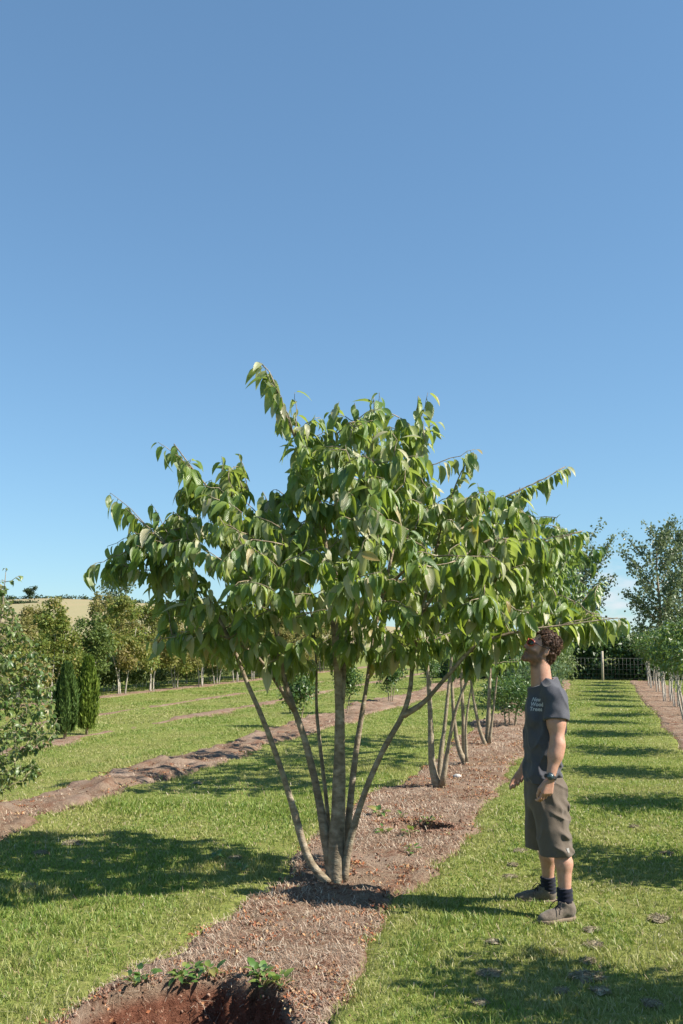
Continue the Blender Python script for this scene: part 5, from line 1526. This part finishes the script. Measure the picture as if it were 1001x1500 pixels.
# leafy weeds round the two dug holes
wm = []
for f, dr in ((0.25, 0.35), (0.4, 0.6), (0.15, 0.2)):
    TV, TT, TU = leaf_template([(0.08, 0.13), (0.25, 0.24), (0.45, 0.20), (0.62, 0.24), (0.82, 0.13)], f, dr, 0.25)
    me = mesh_np('leaf', TV, TT, None, {'rnd': np.zeros(len(TV))}, TU, True); me.materials.append(M['weed']); wm.append(me)
stemm = plain_mat('weed_stem', (0.22, 0.2, 0.07), 0.7, 0.2)
WEEDS = [(308, 1428, 9, .075, 'A'), (286, 1424, 6, .06, 'A'), (263, 1438, 9, .07, 'A'), (258, 1460, 8, .065, 'A'), (367, 1478, 10, .08, 'A'), (383, 1465, 8, .07, 'A'), (407, 1466, 9, .07, 'A'), (214, 1442, 8, .06, 'A'), (172, 1488, 9, .065, 'A'),
         (557, 1196, 10, .10, 'B'), (562, 1227, 7, .07, 'B'), (600, 1228, 8, .08, 'B'), (627, 1206, 7, .07, 'B'), (604, 1254, 7, .06, 'C'), (318, 1262, 9, .07, 'D'), (352, 1278, 7, .06, 'D'), (588, 1200, 6, .06, 'B')]
WL = {'A': ('broad-leaved green weed on the crumbling rim of the large dug hole', 'weeds round the large hole'), 'B': ('small leafy weed beside the smaller hole behind the cherry', 'weeds round the smaller hole'), 'C': ('lone leafy weed on bare soil in front of the smaller hole', None), 'D': ('leafy weed in the grass edge beside the cherry stems', 'weeds at the grass edge')}
for px, py, nl, s, kd in WEEDS:
    g_ = gnd(px, py); s = s * 0.95; nl = nl + 2
    for _ in range(30):
        if float(pit_depth(np.array([g_[0]]), np.array([g_[1]]))[0]) < -0.03: g_ = g_ + FW0 * 0.02
    z = float(surf(np.array([g_[0]]), np.array([g_[1]]))[0])
    rt = empty('weed_plant', (g_[0], g_[1], z)); tag(rt, WL[kd][0], 'weed', WL[kd][1])
    mb = MB()
    for k in range(nl):
        a = 2.4 * k + random.uniform(-.3, .3); el = random.uniform(0.15, 1.0); hgt = random.uniform(0.0, 0.05)
        d = np.array([math.cos(a) * math.cos(el), math.sin(a) * math.cos(el), math.sin(el)])
        o = bpy.data.objects.new('leaf', wm[k % 3]); COL.objects.link(o); o.parent = rt
        p0 = np.array([0.3 * s * math.cos(a), 0.3 * s * math.sin(a), hgt])
        mt = Matrix(frames(d[None], np.array([[0, 0, 1.0]]) + RNG.normal(0, .25, (1, 3)))[0].tolist()).to_4x4() @ Matrix.Scale(s * random.uniform(0.7, 1.3), 4)
        mt.translation = Vector(p0); o.matrix_local = mt
        mb.tube([(0, 0, -0.02), tuple(p0 * np.array([.5, .5, .8])), tuple(p0)], 0.0018, 4)
    obj('stem', mb.mesh('stem'), stemm, rt)

# a pale stone by the row
r2 = np.random.default_rng(4); q = nrm(r2.normal(0, 1, (160, 3)))
import bmesh
bm = bmesh.new()
for v in q * np.array([0.055, 0.04, 0.03]) * r2.uniform(0.93, 1.05, (160, 1)): bm.verts.new(v)
bmesh.ops.convex_hull(bm, input=list(bm.verts)); me = bpy.data.meshes.new('stone'); bm.to_mesh(me); bm.free()
g_ = gnd(670, 1139); tag(obj('stone', me, plain_mat('pale_stone', (0.5, 0.47, 0.44), 0.85, 0.2, 0.2, 60, 0.4), None, (g_[0], g_[1], float(height(g_[0], g_[1])) + 0.03)), 'pale grey stone on the soil between the cherry stems', 'stone')
